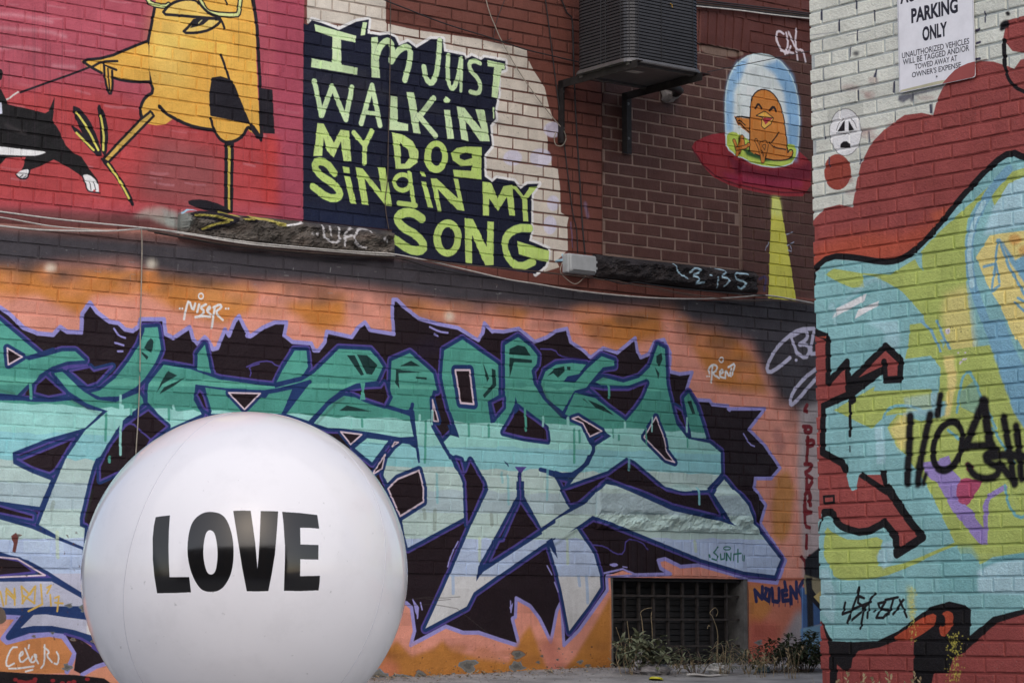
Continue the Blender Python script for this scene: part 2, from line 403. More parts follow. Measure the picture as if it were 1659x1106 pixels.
fill(A, (56, 96, 50), pts('1203,240 1230,246 1280,250 1288,258 1240,262 1210,252', k=1), blur=3)
S4 = dict(ox=1190, oy=0, k=2.99)
chick = pts('75,540 80,480 100,445 140,430 180,445 215,490 235,560 250,660 262,740 285,725 280,760 240,778 170,776 130,760 80,740 72,700 72,640', **S4)
fill(A, (206, 134, 48), chick, sm=1)
fill(A, (206, 134, 48), pts('5,560 40,572 72,575 74,650 40,622 18,592', **S4)); stroke(A, (48, 36, 36), 2.2, pts('28,582 40,596 52,606', **S4))
for q in ('72,735 75,640 74,560 82,480 102,445 140,430 182,446 217,492 237,560 252,660 258,735', '74,572 5,560 30,600 70,640', '258,740 270,722 286,732 276,765 240,778 168,776 100,745', '170,690 190,715 250,725', '216,642 180,690'):
    stroke(A, (48, 36, 36), 2.2, pts(q, **S4), sm=1)
stroke(A, (48, 36, 36), 3.6, pts('102,525 115,500 132,525', **S4)); stroke(A, (48, 36, 36), 4.4, pts('172,535 188,515 203,538', **S4))
bq = pts('105,560 145,538 188,572 178,600 145,625 130,610 135,570', **S4)
fill(A, (232, 180, 70), bq); fill(A, (176, 60, 76), pts('135,570 185,572 150,605', **S4)); stroke(A, (48, 36, 36), 1.5, bq, closed=True, sm=0); stroke(A, (48, 36, 36), 1.4, pts('105,562 185,572', **S4), sm=0)
for q in ('5,680 25,730 20,755 35,700 38,650 45,710', '105,680 130,740 135,795 150,740 160,685 120,700 150,745', '20,720 55,712 70,700'):
    stroke(A, (60, 44, 36), 7, pts(q, **S4)); stroke(A, (200, 128, 46), 4.6, pts(q, **S4))
fill(A, (204, 202, 70), pts('1251,319 1263,320 1273,380 1290,487 1245,483 1247,400', k=1))
fill(A, (214, 224, 130), pts('1251,319 1263,320 1267,350 1250,350', k=1), blur=8, alpha=.7)
stroke(A, (170, 160, 52), 2, pts('1270,440 1276,485', k=1), alpha=.5)
for q in ('1274,380 1284,376', '1275,398 1286,392', '1276,405 1284,408 1280,398', '1246,392 1240,405'):
    stroke(A, (176, 190, 216), 1.6, pts(q, k=1), soft=1, alpha=.7)
stroke(A, (54, 66, 120), 4, pts('1230,452 1242,446 1238,470', k=1), soft=3, alpha=.6)
for q in ('238,165 218,150 202,158 206,205 232,248 262,262 272,225', '245,262 262,215 250,160', '300,140 294,200 306,290', '262,155 300,245 332,240 345,300', '225,245 285,258'):
    stroke(A, (214, 204, 212), 3.8, pts(q, **S4), soft=1.2, alpha=.9)
stroke(A, (120, 120, 170), 2, pts('925,360 928,400', k=1), soft=2, alpha=.5)
stroke(A, (150, 140, 180), 6, pts('948,330 952,350', k=1), soft=6, alpha=.4)
# ================================================================== lower mural on wall A
def reg(ox, oy, k=3.95):
    return lambda s: pts(s, ox, oy, k)
L1, L2, L3, L4 = reg(0, 470), reg(400, 470), reg(800, 470), reg(1180, 520, 3.457)
M1, M2, M3 = reg(0, 740), reg(600, 740), reg(900, 740)
N1, N2, N3, N4 = reg(0, 900, 5.352), reg(560, 900), reg(940, 900), reg(1180, 786, 3.457)
R1 = reg(0, 0, 1)
DG0, PK, OR = (76, 72, 78), (222, 152, 132), (202, 132, 54)
low = R1('-300,345 230,373 440,400 640,418 760,440 860,458 1000,478 1140,488 1330,488 1700,500 1700,1300 -300,1300')
keep_b, keep_m = A.b.copy(), A.m.copy()
fill(A, PK, low, t='bm')
fill(A, OR, R1('-300,470 60,478 130,512 150,478 230,475 280,500 360,525 400,505 420,470 300,440 -300,420'), blur=14)
fill(A, OR, R1('455,490 560,480 560,525 520,540 490,520'), blur=16)
fill(A, (218, 150, 80), R1('300,452 420,470 400,500 330,500'), blur=16, alpha=.8)
fill(A, OR, R1('660,485 740,500 720,512 670,510'), blur=12, alpha=.9)
fill(A, OR, R1('800,490 860,500 850,515 810,512'), blur=12, alpha=.8)
fill(A, (196, 128, 56), R1('930,520 1070,495 1075,545 1000,566 950,545'), blur=16)
fill(A, (196, 128, 52), R1('1105,515 1190,545 1225,580 1245,640 1160,628 1120,560'), blur=14)
fill(A, DG0, R1('-300,340 1700,480 1700,760 1330,700 1262,650 1236,600 1215,555 1170,545 1120,528 1085,492 1000,498 900,508 830,500 740,500 650,480 560,468 430,462 300,458 235,442 215,428 100,432 50,440 -300,432'), blur=26)
for i in range(90):
    x = rng.uniform(-20, 1240); y = np.interp(x, [0, 230, 300, 430, 560, 740, 900, 1000, 1085, 1170, 1262], [438, 436, 462, 468, 476, 505, 512, 504, 500, 548, 650]) + rng.uniform(-6, 46)
    fill(A, [(214, 140, 66), (224, 152, 124), (198, 126, 58), (150, 104, 88)][i % 4], ell(x, y, rng.uniform(10, 34), rng.uniform(5, 14), 12), blur=12, alpha=rng.uniform(.2, .5))
fill(A, (60, 58, 64), R1('700,430 1700,480 1700,560 1200,520 900,480'), blur=20, alpha=.8)
for q in ((82, 436, 9), (246, 428, 8), (728, 512, 8)):
    fill(A, (236, 214, 196), ell(q[0], q[1], q[2], q[2] * .9), blur=9, alpha=.8)
fill(A, (222, 140, 60), R1('70,440 95,440 100,452 66,452'), blur=6, alpha=.7)
fill(A, (222, 140, 60), R1('236,438 256,438 262,470 230,470'), blur=8, alpha=.8)
for i in range(40):                                        # chips in the grey band
    x = rng.uniform(0, 1150); y = 385 + x * .085 + rng.uniform(0, 45)
    l = rng.uniform(1, 12)
    stroke(A, (150, 152, 150), rng.uniform(.5, 1.3), [(x, y), (x + rng.uniform(-1, 1) + l, y + l * .09)] if rng.random() < .6 else [(x, y), (x + rng.uniform(-1, 1), y + l)], sm=0, alpha=rng.uniform(.3, .8))
# everything above the cable line stays as it was
upP = R1('-300,-900 2200,-900 2200,560 1318,490 1240,483 1140,487 1000,478 930,470 860,459 760,440 690,424 638,413 600,411 440,400 340,389 289,377 230,372 120,368 0,362 -300,336')
x0_, y0_, mk_ = cover(A, grid_pts(A, upP))
sl_ = (slice(y0_, y0_ + mk_.shape[0]), slice(x0_, x0_ + mk_.shape[1])); a_ = mk_[..., None]
A.b[sl_] = A.b[sl_] * (1 - a_) + keep_b[sl_] * a_; A.m[sl_] = A.m[sl_] * (1 - a_) + keep_m[sl_] * a_
STONE2 = R1('960,411 1100,426 1222,440 1224,476 1100,468 962,450')
fill(A, (58, 54, 56), STONE2)
for i in range(50):
    x = rng.uniform(960, 1222); y = 414 + (x - 960) * .11 + rng.uniform(0, 34)
    fill(A, [(44, 42, 44), (78, 72, 72), (36, 34, 36), (66, 62, 66)][i % 4], ell(x, y, rng.uniform(4, 18), rng.uniform(2, 6), 9), blur=4, alpha=.5)
for i in range(70):                                        # soot drifting over the top of the orange
    x = rng.uniform(0, 1300); y = np.interp(x, [0, 230, 300, 430, 560, 740, 900, 1000, 1085, 1170, 1262, 1300], [432, 430, 456, 462, 470, 500, 506, 498, 494, 540, 640, 690]) + rng.uniform(-8, 26)
    fill(A, (86, 74, 70), ell(x, y, rng.uniform(8, 30), rng.uniform(4, 12), 12), blur=10, alpha=rng.uniform(.15, .45))
for i in range(240):                                       # scratches and lifted flecks on the dark band
    x = rng.uniform(0, 1300); y = np.interp(x, [0, 230, 640, 1000, 1300], [372, 378, 418, 482, 494]) + rng.uniform(2, 60)
    stroke(A, [(130, 128, 126), (48, 44, 46), (108, 92, 84)][i % 3], rng.uniform(.4, 1.2), [(x, y), (x + rng.uniform(-1, 8), y + rng.uniform(-.3, 3))], sm=0, alpha=rng.uniform(.2, .6))
# right end: pale strip and ochre run
fill(A, (178, 168, 168), R1('1296,660 1340,650 1340,1100 1302,1100 1300,900 1292,760'), blur=12, alpha=.9)
fill(A, (196, 136, 60), R1('1258,770 1276,760 1288,790 1280,860 1268,880 1252,870 1250,820'), blur=10, alpha=.9)
fill(A, (150, 100, 100), R1('1250,700 1262,690 1275,720 1262,740'), blur=8, alpha=.5)
# the plastered foot of the wall
fill(A, (196, 118, 92), R1('1212,935 1330,935 1330,1110 1212,1110'))
fill(A, (196, 128, 60), R1('1212,948 1240,948 1250,985 1232,1010 1214,1010'), blur=10)
fill(A, (158, 150, 152), R1('1290,990 1335,980 1335,1120 1240,1120 1252,1060 1275,1020'), blur=14)
fill(A, (188, 94, 76), R1('1214,1000 1262,1010 1258,1060 1225,1080 1214,1075'), blur=14, alpha=.8)

# fill colours of the big letters: bands by height with drips
TB = np.zeros_like(A.b)
def band(col, q):
    P = R1(q); G = grid_pts(A, P); R = cover(A, G)
    x0, y0, m = R
    sl = (slice(y0, y0 + m.shape[0]), slice(x0, x0 + m.shape[1])); a = m[..., None]
    TB[sl] = TB[sl] * (1 - a) + lin(col) * a
def wavy(y_of, x0=-300, x1=1700, amp=3, seed=1):
    g = np.random.default_rng(seed); s = []
    x = x0
    while x < x1:
        s.append('%g,%g' % (x, y_of(x) + g.uniform(-amp, amp))); x += g.uniform(8, 26)
    return ' '.join(s)
TEAL, LTE, PGR, PBL, WHT = (82, 168, 152), (150, 210, 204), (182, 206, 202), (180, 198, 236), (206, 208, 210)
TB[:] = lin(TEAL)
band((74, 156, 142), wavy(lambda x: 585 + .07 * x * .6, seed=2) + ' 1700,1300 -300,1300')
band((94, 178, 160), wavy(lambda x: 610 + .02 * x, seed=3) + ' 1700,640 -300,620')
band(LTE, wavy(lambda x: 652 + x * .041, seed=4) + ' 1700,1300 -300,1300')
band((140, 202, 208), wavy(lambda x: 700 + .03 * x, seed=5) + ' 1700,1300 -300,1300')
band(PGR, wavy(lambda x: 742 + x * .022, seed=6) + ' 1700,1300 -300,1300')
band((172, 194, 200), wavy(lambda x: 780 + .02 * x, seed=7) + ' 1700,840 -300,820')
band(PBL, wavy(lambda x: 872, amp=2, seed=8) + ' 1700,1300 -300,1300')
band(WHT, '-300,932 1700,934 1700,1300 -300,1300')
band((186, 188, 206), '-300,932 140,928 140,1040 -300,1040')

PL, LIL, PUR, NAV = (46, 33, 40), (156, 152, 214), (92, 80, 156), (38, 66, 118)
top = (L1('-900,-350 0,110 60,150 150,240 240,275 340,285 385,235 430,265 520,270 525,150 575,80 620,140 700,200 760,210 800,250 850,260 890,230 900,185 1050,185 1060,280 1110,305 1160,270 1215,235 1235,310 1265,345 1310,300 1340,330 1360,378 1390,370 1440,250 1465,290 1500,200 1530,165 1560,230 1600,295')
       + L2('0,290 30,290 100,240 180,205 255,205 240,290 290,330 410,340 430,385 460,385 500,330 510,265 560,275 670,300 710,240 755,205 790,255 940,280 930,150 935,60 960,60 1010,110 1100,180 1220,215 1350,240 1480,320 1510,270 1520,210 1570,265')
       + L3('0,260 60,265 160,245 260,330 340,300 400,260 470,245 490,330 560,375 620,430 700,370 790,400 850,350 905,305 920,390 940,430 990,410 1030,330 1090,315 1130,400 1125,520 1190,535 1270,525 1235,630 1300,700 1380,705 1400,730 1500,740 1510,765')
       + L4('0,490 100,490 205,490 115,605 200,690 290,820 240,880 150,880 145,930 210,1030') + N4('150,30 210,110 180,215 322,420 275,545 100,525')
       + M3('1210,775 1100,740 920,690 800,700 700,650 655,660 670,710 735,748 330,760 330,850 150,1106')
       + N2('1395,570 1380,290 1350,350 1310,550 1240,400 1180,320 1090,270 1085,390 1065,400 1110,575 1000,540 850,490 750,490 640,450 415,570 440,480 420,330 385,300 100,260') + R1('120,900 120,1000 -300,1000'))
fill(A, PL, top)
stroke(A, (46, 38, 74), 30, R1('560,640 700,560'), soft=30, alpha=.25)
stroke(A, LIL, 6.2, top[:-4], sm=0)
for q in (L1('730,245 760,290 800,305'), L1('735,335 790,352'), L1('755,390 785,390'), L2('1170,235 1230,265 1285,272'), L2('1200,280 1222,292')):
    stroke(A, LIL, 3.2, q)
# curls
for q in (L1('1659,470 1590,490 1610,520 1600,550'), L2('0,490 60,460 150,450 190,485 230,480'), L3('300,375 390,378 420,420 490,435'), M3('230,560 320,570 380,620 440,620 450,520 550,540 590,590'), L3('880,635 885,720 860,770')):
    stroke(A, PUR, 2.2, q)
fill(A, LIL, M3('340,685 380,675 405,690 370,705'), sm=1); stroke(A, LIL, 2, M3('430,700 460,705'))
fill(A, PK, M3('330,760 430,725 500,748')); stroke(A, LIL, 3.2, M3('310,742 430,715 505,748'), sm=0)

T = [L1('-300,-30 0,195 255,410 190,418 -300,418'),
     L1('-300,400 20,400 190,447 300,420 400,390 480,390 545,447 430,455 330,490 250,540 215,600 190,592 110,670 -300,640'),
     L1('-300,700 120,705 330,715 460,700 560,760 655,775 545,880 300,950 82,1035') + M1('86,42 190,95 325,148 252,318 -300,240'),
     L1('345,530 400,520 530,645 620,700 740,715 890,655 912,690 918,722 860,770 790,830 740,900 640,1065') + M1('612,10 575,120 510,390 512,440 545,455 535,575 380,510 250,432 300,300 420,10') + L1('540,900 690,772 560,725 440,645'),
     M1('-300,340 0,398 200,455 360,525 528,592 528,870 400,790 310,730 180,660 80,632 -300,500'),
     M1('-300,800 200,795 330,795 520,902 545,952 300,955 -300,985'),
     N1('175,625 290,510 400,505 560,530 760,555 800,690 640,640 450,605 280,605'),
     L1('925,240 1010,235 1030,380 990,470 930,560 870,620 760,678 640,682 580,655 640,640 740,560 820,460 890,350 925,260'),
     L1('945,640 950,600 1050,475 1220,505 1400,570 1659,605 1760,615 1760,636 1450,627 1250,602 1238,700 1290,792 1080,885 990,760 945,715'),
     L1('1265,405 1310,348 1350,530 1262,510'),
     L1('1312,622 1440,640 1700,690') + L2('140,662 290,632 225,790 -230,790'),
     L2('305,385 380,385 390,490 350,550 190,587 240,490'),
     L2('0,625 180,625 350,580 430,530 590,375 790,385 830,430 870,490 830,580 700,595 600,640 520,700 395,835 255,790 405,592 300,615 150,642 0,647'),
     L2('430,850 520,740 620,675 740,692 900,752 1040,805 1068,935 980,940 780,905 590,882 520,880'),
     L2('770,945 905,962 800,1100 690,1010'), L2('1000,975 1040,985 1078,1010 1100,1110 1110,1122 905,1246 875,1180 900,1080 950,1015'),
     L2('925,452 1042,402 1190,530 1215,640 1190,640 1175,700 1175,840 1180,870 1240,965 1310,1085 1330,1140 1150,1300 960,1300 900,1220 1110,1100 1090,950 1070,770 960,762 905,745 935,685 918,640') ,
     L2('1262,385 1380,315 1610,475 1610,670 1540,712 1560,850 1640,840 1650,1300 1500,1200 1420,1100 1310,1070 1255,975 1305,925 1362,942 1290,740 1248,560'),
     L3('72,350 155,300 230,357 280,417 275,470 240,512 255,600 320,700 430,812 560,870 600,960 632,1010 590,1106 480,1200 350,1170 200,1220 -60,1220 -60,900 5,845 72,760'),
     L3('300,600 330,520 400,475 500,465 590,475 545,535 470,550 445,585 520,590 600,500 690,422 772,452 770,482 700,492 640,560 592,622 520,640 440,772 340,690'),
     L3('650,587 700,557 830,590 930,560 1000,490 1050,350 1095,375 1105,600 1165,850 1240,948 1380,978 1452,1035 1455,1170 1360,1275 1250,1305 1080,1290 860,1110 620,1200 480,1250 610,1090 645,1000 750,932 600,850 455,792 520,655 650,690 730,750 845,835 900,770 975,650 995,585 930,605 830,612 690,605'),
     L3('1217,690 1247,657 1297,740 1362,950 1267,940'),
     M3('0,400 190,300 310,170 380,185 540,255 740,345 1050,410 1140,440 1000,240 1080,142 1220,310 1265,430 1440,655 1400,755 1200,730 930,650 500,475 240,375 0,540'),
     M2('420,40 480,0 600,142 602,385 240,580 215,480 200,380 350,290 355,140 330,60'),
     M2('700,0 900,60 935,120 935,250 840,430 690,700 700,742 1100,475 1360,310 1440,350 1340,428 1100,562 660,865 615,955 350,1095 520,730 640,450 757,205 745,170 650,0'),
     M2('985,60 1180,130 1215,200 1275,325 1095,452 985,250'),
     M2('1140,548 1320,457 1430,620 1470,760 1472,830 1395,950') + N2('1430,480 1395,290 1360,120')]
for P in T: stroke(A, PUR, 17.5, P, closed=True, sm=0)
for P in T: stroke(A, NAV, 11.5, P, closed=True, sm=0)
for P in T: fill(A, TB, P)
# soft shadows sprayed beside some outlines
for q in (L1('450,700 560,760 650,790'), L1('0,640 90,660'), L2('450,850 560,730 620,690'), L2('1200,880 1240,940'), L3('310,620 360,720 430,800'), M3('210,40 150,110 90,140'), M2('1180,560 1320,470'), M1('590,210 570,300 545,390'), L3('650,1000 620,1060 590,1100'), L3('680,575 720,560')):
    stroke(A, (58, 74, 60), 3.5, q, soft=7, alpha=.5)
# navy lines over the fills
def NL(P, w=7, sm=1): stroke(A, NAV, w, P, sm=sm)
for q in (L1('0,672 120,685 200,700 330,700 450,690'), L1('190,430 260,408 340,380'), L2('405,585 310,612 150,650 0,655'), L2('1060,730 1050,790 900,745'), L2('1000,965 1075,975'), L3('590,850 650,1000 600,1106'),
          M2('1090,80 1270,125 1370,60 1400,0'), M2('510,0 580,15'), M3('0,100 90,130 190,60 215,0'), L2('1190,870 1240,960 1310,1080 1365,1085')):
    NL(q)
fill(A, NAV, L2('410,578 300,625 222,790 256,786 400,592')); fill(A, NAV, L2('1282,860 1330,860 1362,942 1300,915'))
fill(A, NAV, L3('690,880 750,935 640,920')); fill(A, NAV, M2('850,20 885,45 888,65')); fill(A, NAV, L2('1060,725 1062,800 1020,790'))
fill(A, NAV, M2('690,700 720,690 770,660 1085,455 1100,490 720,735 680,795'))
fill(A, NAV, M2('1125,540 1165,515 1180,560 1200,650'))
def H(P, sm=0):
    stroke(A, NAV, 12.5, P, closed=True, sm=0); fill(A, PL, P, sm=sm); stroke(A, PUR, 3.4, P, closed=True, sm=sm)
def HW(P, ww=2.6, nw=13):
    stroke(A, NAV, nw, P, closed=True, sm=0); fill(A, PL, P); stroke(A, (214, 196, 208), ww, P, closed=True, sm=0)
H(L1('222,655 232,605 292,552 418,660 310,680')); stroke(A, NAV, 5, L1('190,605 130,665'), sm=0); fill(A, PL, L1('160,660 188,625 188,658'))
H(L1('1275,640 1300,665 1332,772 1300,748 1262,670'))
H(M1('-300,240 0,312 215,372 212,402 0,358 -300,290'))
H(L1('135,1085 475,945 375,1106') + M1('345,85 318,102 200,62 112,12'))
H(L1('450,515 575,490 600,515 720,485 620,590 560,610')); stroke(A, PUR, 3.4, L1('410,500 560,478'), sm=0)
H(L1('880,810 950,765 1070,870 960,960 880,1106') + M1('640,150 640,60 700,-60') + L1('800,870'), sm=0)
stroke(A, PUR, 3, L1('800,860 850,850 890,890 970,960'))
H(M1('-300,560 0,640 120,662 225,735 -300,790')); stroke(A, (214, 196, 208), 2.6, M1('0,640 110,650 290,755 0,768'), sm=0)
H(L2('665,645 760,627 858,622 880,592 908,680 882,733 760,692'))
fill(A, TEAL, L2('725,592 758,592 750,640 758,700 722,700 735,640'))
H(L2('1572,722 1640,690 1640,745 1592,800'))
H(L3('60,908 130,790 150,745 165,760 215,795 335,885 345,962 200,942')); fill(A, NAV, L3('138,680 165,760 130,800'))
H(L3('622,622 700,635 860,637 978,592 940,680 890,750 842,803 730,722'))
H(L3('1160,742 1205,772 1243,908 1180,822'))
H(M3('50,215 340,112 458,28 495,45 700,215 800,238 965,235 1050,378 740,302 580,232 330,132 142,290 95,300'))
H(M2('852,535 960,290 1078,462 920,570 765,668 825,540'))
H(M2('548,10 580,20 600,110 612,90 640,20 725,170 725,205 640,400 620,430 610,160'), sm=0)
fill(A, PUR, M2('925,62 1000,62 960,110')); stroke(A, NAV, 8, M2('955,110 958,260'), sm=0); stroke(A, PUR, 3, M2('958,120 960,280'), sm=0)
HW(L1('45,370 142,425 55,475'), nw=14)
HW(L1('1462,655 1665,660 1565,762'), nw=12)
HW(L2('1335,510 1425,510 1452,728 1368,720'), 3.2, 17)
HW(L2('1188,700 1225,840 1198,835'), 2.4, 12)
HW(L3('503,820 540,808 692,900 615,935 570,850'), 2.4, 13)
HW(L3('1037,810 1085,930 1105,1030 1158,1100 1100,1080 962,940'), 2.4, 13)
HW(L2('600,905 735,922 665,985'), 2.6, 11); HW(L2('930,1000 945,970 970,972'), 2, 11)
HW(M2('112,202 175,140 312,85 340,200 340,285 190,378'), 3, 15)
HW(L2('885,1050 865,1140 800,1180'), 2.4, 10)
# dark green cuts
DGR = (30, 66, 66)
for q in (L1('940,330 965,305 985,330 970,400 920,370'), L1('905,390 950,425 940,445 905,405'), L1('1075,515 1135,545 1040,600 1000,660 1030,590'), L1('1190,555 1100,620 1020,665 1050,620'),
          L2('640,415 690,415 750,540 730,545'), L2('705,410 770,415 835,480 800,540 765,535'), L2('980,485 1050,450 1110,485'), L2('955,505 1130,525 970,530 975,630 950,590'), L2('1080,553 1150,558 1150,572 1080,564'), L2('590,770 640,735 800,775'),
          L2('1510,460 1550,560 1520,615 1535,590'), L2('1565,500 1590,510 1595,610 1520,690 1510,670 1570,600'),
          L3('100,375 155,350 200,360 240,420 100,410'), L3('100,430 245,445 245,465 130,460 100,560'), L3('340,550 390,500 450,485 455,515 410,560 380,530'), L3('468,488 492,488 490,512 470,508'), L3('1040,420 1075,400 1080,440 1060,490 1040,460'), L3('1030,490 1060,530 1055,570'),
          L3('600,700 700,740 770,800 650,750'), L3('565,690 580,695 610,730'), L3('1240,710 1265,705 1290,790 1270,790'), L3('1250,790 1300,840')):
    fill(A, DGR, q)
# highlight specks and drips
for q, c in (((L1('785,740 780,820 770,900 770,1050')), LTE), ((L1('1110,740 1120,800')), LTE), ((L2('1105,800 1105,860')), LTE), ((L3('390,880 392,960')), LTE)):
    stroke(A, c, 4.5, q)
for q in (L1('680,790 675,960'), L1('1080,760 1082,830'), L2('735,810 738,870'), L2('1145,830 1140,1100'), L2('1420,840 1422,930'), L2('1548,860 1548,935'), L3('515,890 516,1100'), L3('548,900 550,970'), L3('1240,950 1240,1000'), L3('800,930 800,955'), L3('735,600 738,685'), L3('200,760 205,895')):
    stroke(A, TEAL, 4.6, q, sm=0)
for i in range(26):
    x = rng.uniform(140, 1210); y = 652 + x * .041 + rng.uniform(-3, 3); s_ = 1 if rng.random() < .6 else -1
    stroke(A, TEAL if s_ > 0 else LTE, rng.uniform(3, 6), [(x, y - s_ * 4), (x + .5, y + s_ * rng.uniform(5, 22))], sm=0, alpha=.0 if (x - 397) ** 2 + (y - 930) ** 2 < 280 ** 2 else (.9 if min(abs(x - q) for q in (200, 700, 760, 900, 950, 1000, 1060, 1100)) < 22 else 0))
for q in (L1('195,600 200,690'), M1('700,0 700,30')): stroke(A, TEAL, 5, q, sm=0)
for q in (M2('425,110 430,290'), M2('880,120 885,300'), M2('1135,80 1130,270'), M3('470,0 470,80'), M2('840,100 845,160')): stroke(A, (120, 192, 200), 5, q, sm=0, alpha=.6)
for q in (M2('345,340 348,390'), M2('415,340 412,460'), M2('775,370 780,430'), M1('340,290 330,330')): stroke(A, (140, 156, 146), 7, q, sm=0, alpha=.6)
for q in (M2('700,520 700,660'), M2('1260,530 1265,680'), M1('365,480 370,640'), M3('890,540 895,600')): stroke(A, (188, 206, 170), 6, q, sm=0, alpha=.6)
for q in (M2('530,760 528,870'), M2('1385,760 1390,930'), M2('1335,760 1340,820')): stroke(A, (160, 186, 218), 6, q, sm=0, alpha=.8)
stroke(A, (130, 196, 204), 4.5, M3('905,200 908,300'), sm=0); fill(A, (170, 200, 196), M3('720,195 790,165 850,180 880,215 800,222'), sm=1)
for q in (M2('270,910 300,1000 300,1030'), M2('320,930 330,975'), M2('895,920 898,990'), M2('1130,695 1160,750'), M2('1180,800 1200,860'), L4('85,630 120,690 145,700'), M2('560,540 520,620 495,700')):
    stroke(A, LIL, 2.6, q)
fill(A, LIL, M2('272,910 310,960 305,1030 285,990')); fill(A, LIL, M2('888,960 912,930 900,1000'))

# ---- orange foot of the mural
fill(A, PK, N2('385,310 420,330 440,480 415,575 640,455 750,495 1000,545 1110,580 1070,410 1092,275 1180,325 1240,405 1308,560 1352,355 1382,295 1396,578 1640,200 1690,130 1690,900 -200,900'), t='bm', alpha=0.0)
fill(A, (192, 130, 52), N2('200,640 330,540 420,640 560,590 620,540 680,600 850,650 1040,680 1130,500 1180,440 1240,600 1330,800 1470,640 1600,420 1700,240 1700,900 -200,900 -200,700'), blur=8)
for i in range(40):
    x, y = rng.uniform(600, 990), rng.uniform(1040, 1104)
    fill(A, [(176, 112, 44), (208, 142, 66), (150, 96, 50)][i % 3], ell(x, y, rng.uniform(8, 26), rng.uniform(3, 9), 10), blur=7, alpha=.35)
fill(A, (196, 124, 108), N2('1240,560 1330,520 1380,640 1400,760 1300,740'), blur=12, alpha=.8)
fill(A, (206, 124, 100), N2('120,780 260,640 340,700 330,790 200,830'), blur=14, alpha=.7)
fill(A, (140, 136, 132), N2('-300,808 600,806 1300,800 1690,776 1690,1100 -300,1100'), blur=5)
# left lower corner
fill(A, PK, N1('-300,560 0,555 60,530 170,525 40,720 -300,800'), alpha=.0)
fill(A, (206, 138, 78), N1('-300,560 60,530 180,530 60,740 250,690 430,680 540,700 640,840 600,1010 400,1020 -300,990'), sm=0)
fill(A, (222, 156, 132), N1('-300,540 60,530 100,560 20,700 -300,760'), blur=8)
stroke(A, LIL, 9, N1('0,535 60,525 165,525 25,715 60,745 250,695 430,675 545,695 650,840 580,1000'), sm=0)
stroke(A, NAV, 11, N1('-200,470 100,480 230,490 75,700 250,640 420,630 600,650 720,700 860,790'), sm=0)
fill(A, NAV, N1('-300,480 0,470 100,465 270,445 740,440 780,560 560,530 400,505 290,510 120,690 75,690 210,500 0,500 -300,520'))
fill(A, TB, T[6])
fill(A, PL, N1('565,682 700,722 850,830 935,915 720,1030 640,990 660,840'))
stroke(A, LIL, 7, N1('940,925 830,960 710,1030'), sm=0); stroke(A, PUR, 4, N1('800,790 880,850'), sm=0); stroke(A, PUR, 4, N1('560,675 700,715 850,800'), sm=0)
fill(A, (214, 148, 116), N1('730,1040 940,940 1100,1120 900,1120'))
fill(A, (36, 30, 34), N1('-300,990 0,1000 300,1020 650,1030 900,1060 1000,1130 -300,1250'))
for i in range(14):
    x = rng.uniform(0, 150); fill(A, (150, 44, 52), ell(x, 1102 + rng.uniform(-3, 4), 4, 3))
fill(A, (120, 104, 92), N1('-40,430 30,450 60,550 20,590 -40,590'), sm=1)

# ---- tags
def tag(col, w, R, *qs, soft=.6, alpha=1.0, sm=1):
    for q in qs: stroke(A, col, w, R(q), soft=soft, alpha=alpha, sm=sm)
def tg(f, s): return f(s)
W0 = (240, 240, 232)
for q in ('1178,185 1192,110 1210,60 1235,135 1250,85', '1275,90 1262,140', '1318,90 1280,110 1310,135 1285,165 1250,172', '1325,130 1350,115 1340,100 1322,130 1350,155', '1375,105 1355,240', '1365,110 1410,88 1420,110 1375,140 1425,190', '1250,172 1300,165 1345,170'):
    stroke(A, W0, 3.9, L1(q), soft=.6)
stroke(A, W0, 2.4, L1(' '.join('%g,%g' % q for q in ell(1285, 38, 15, 18))), closed=True)
for x in (1150, 1167, 1445, 1462): fill(A, W0, L1(' '.join('%g,%g' % q for q in ell(x, 117, 6, 7))))
for q in ('1400,480 1392,590', '1380,532 1374,500 1400,474 1432,484 1426,514 1398,532 1442,562', '1446,536 1470,526 1464,504 1446,520 1446,552 1472,560', '1481,562 1486,504 1508,560 1520,500', '1502,492 1546,464 1526,540'):
    stroke(A, (222, 228, 222), 3.6, L3(q), soft=.6)
stroke(A, (222, 228, 222), 2.2, L3(' '.join('%g,%g' % q for q in ell(1457, 445, 13, 16))), closed=True)
for x in (1365, 1378, 1518): fill(A, (222, 228, 222), L3(' '.join('%g,%g' % q for q in ell(x, 550, 5, 6))))
LV = (196, 194, 216)
for q in ('480,42 400,45 330,90 262,160 214,255 226,292 285,258 345,205', '352,85 385,180', '350,88 420,48 448,70 438,105 388,135 440,128 458,165 432,212 380,172', '480,60 455,188 500,178', '500,262 425,318 358,398 344,462 356,470 400,428 440,378 500,312'):
    stroke(A, LV, 6.4, L4(q), soft=1.6)
fill(A, LV, L4(' '.join('%g,%g' % q for q in ell(380, 218, 8, 9))))
GR = (44, 122, 110)
for q in ('1040,575 1010,610 1040,635 1030,660 1000,650', '1055,620 1058,655 1080,650 1082,615', '1095,660 1095,615 1120,660 1122,615', '1140,620 1138,660', '1165,590 1165,670', '1148,620 1185,615', '1195,625 1195,660', '1210,630 1208,662', '985,625 988,640'):
    stroke(A, GR, 2.6, M3(q), sm=0)
stroke(A, GR, 2, M3(' '.join('%g,%g' % q for q in ell(1097, 583, 22, 10))), closed=True)
NB = (44, 48, 96)
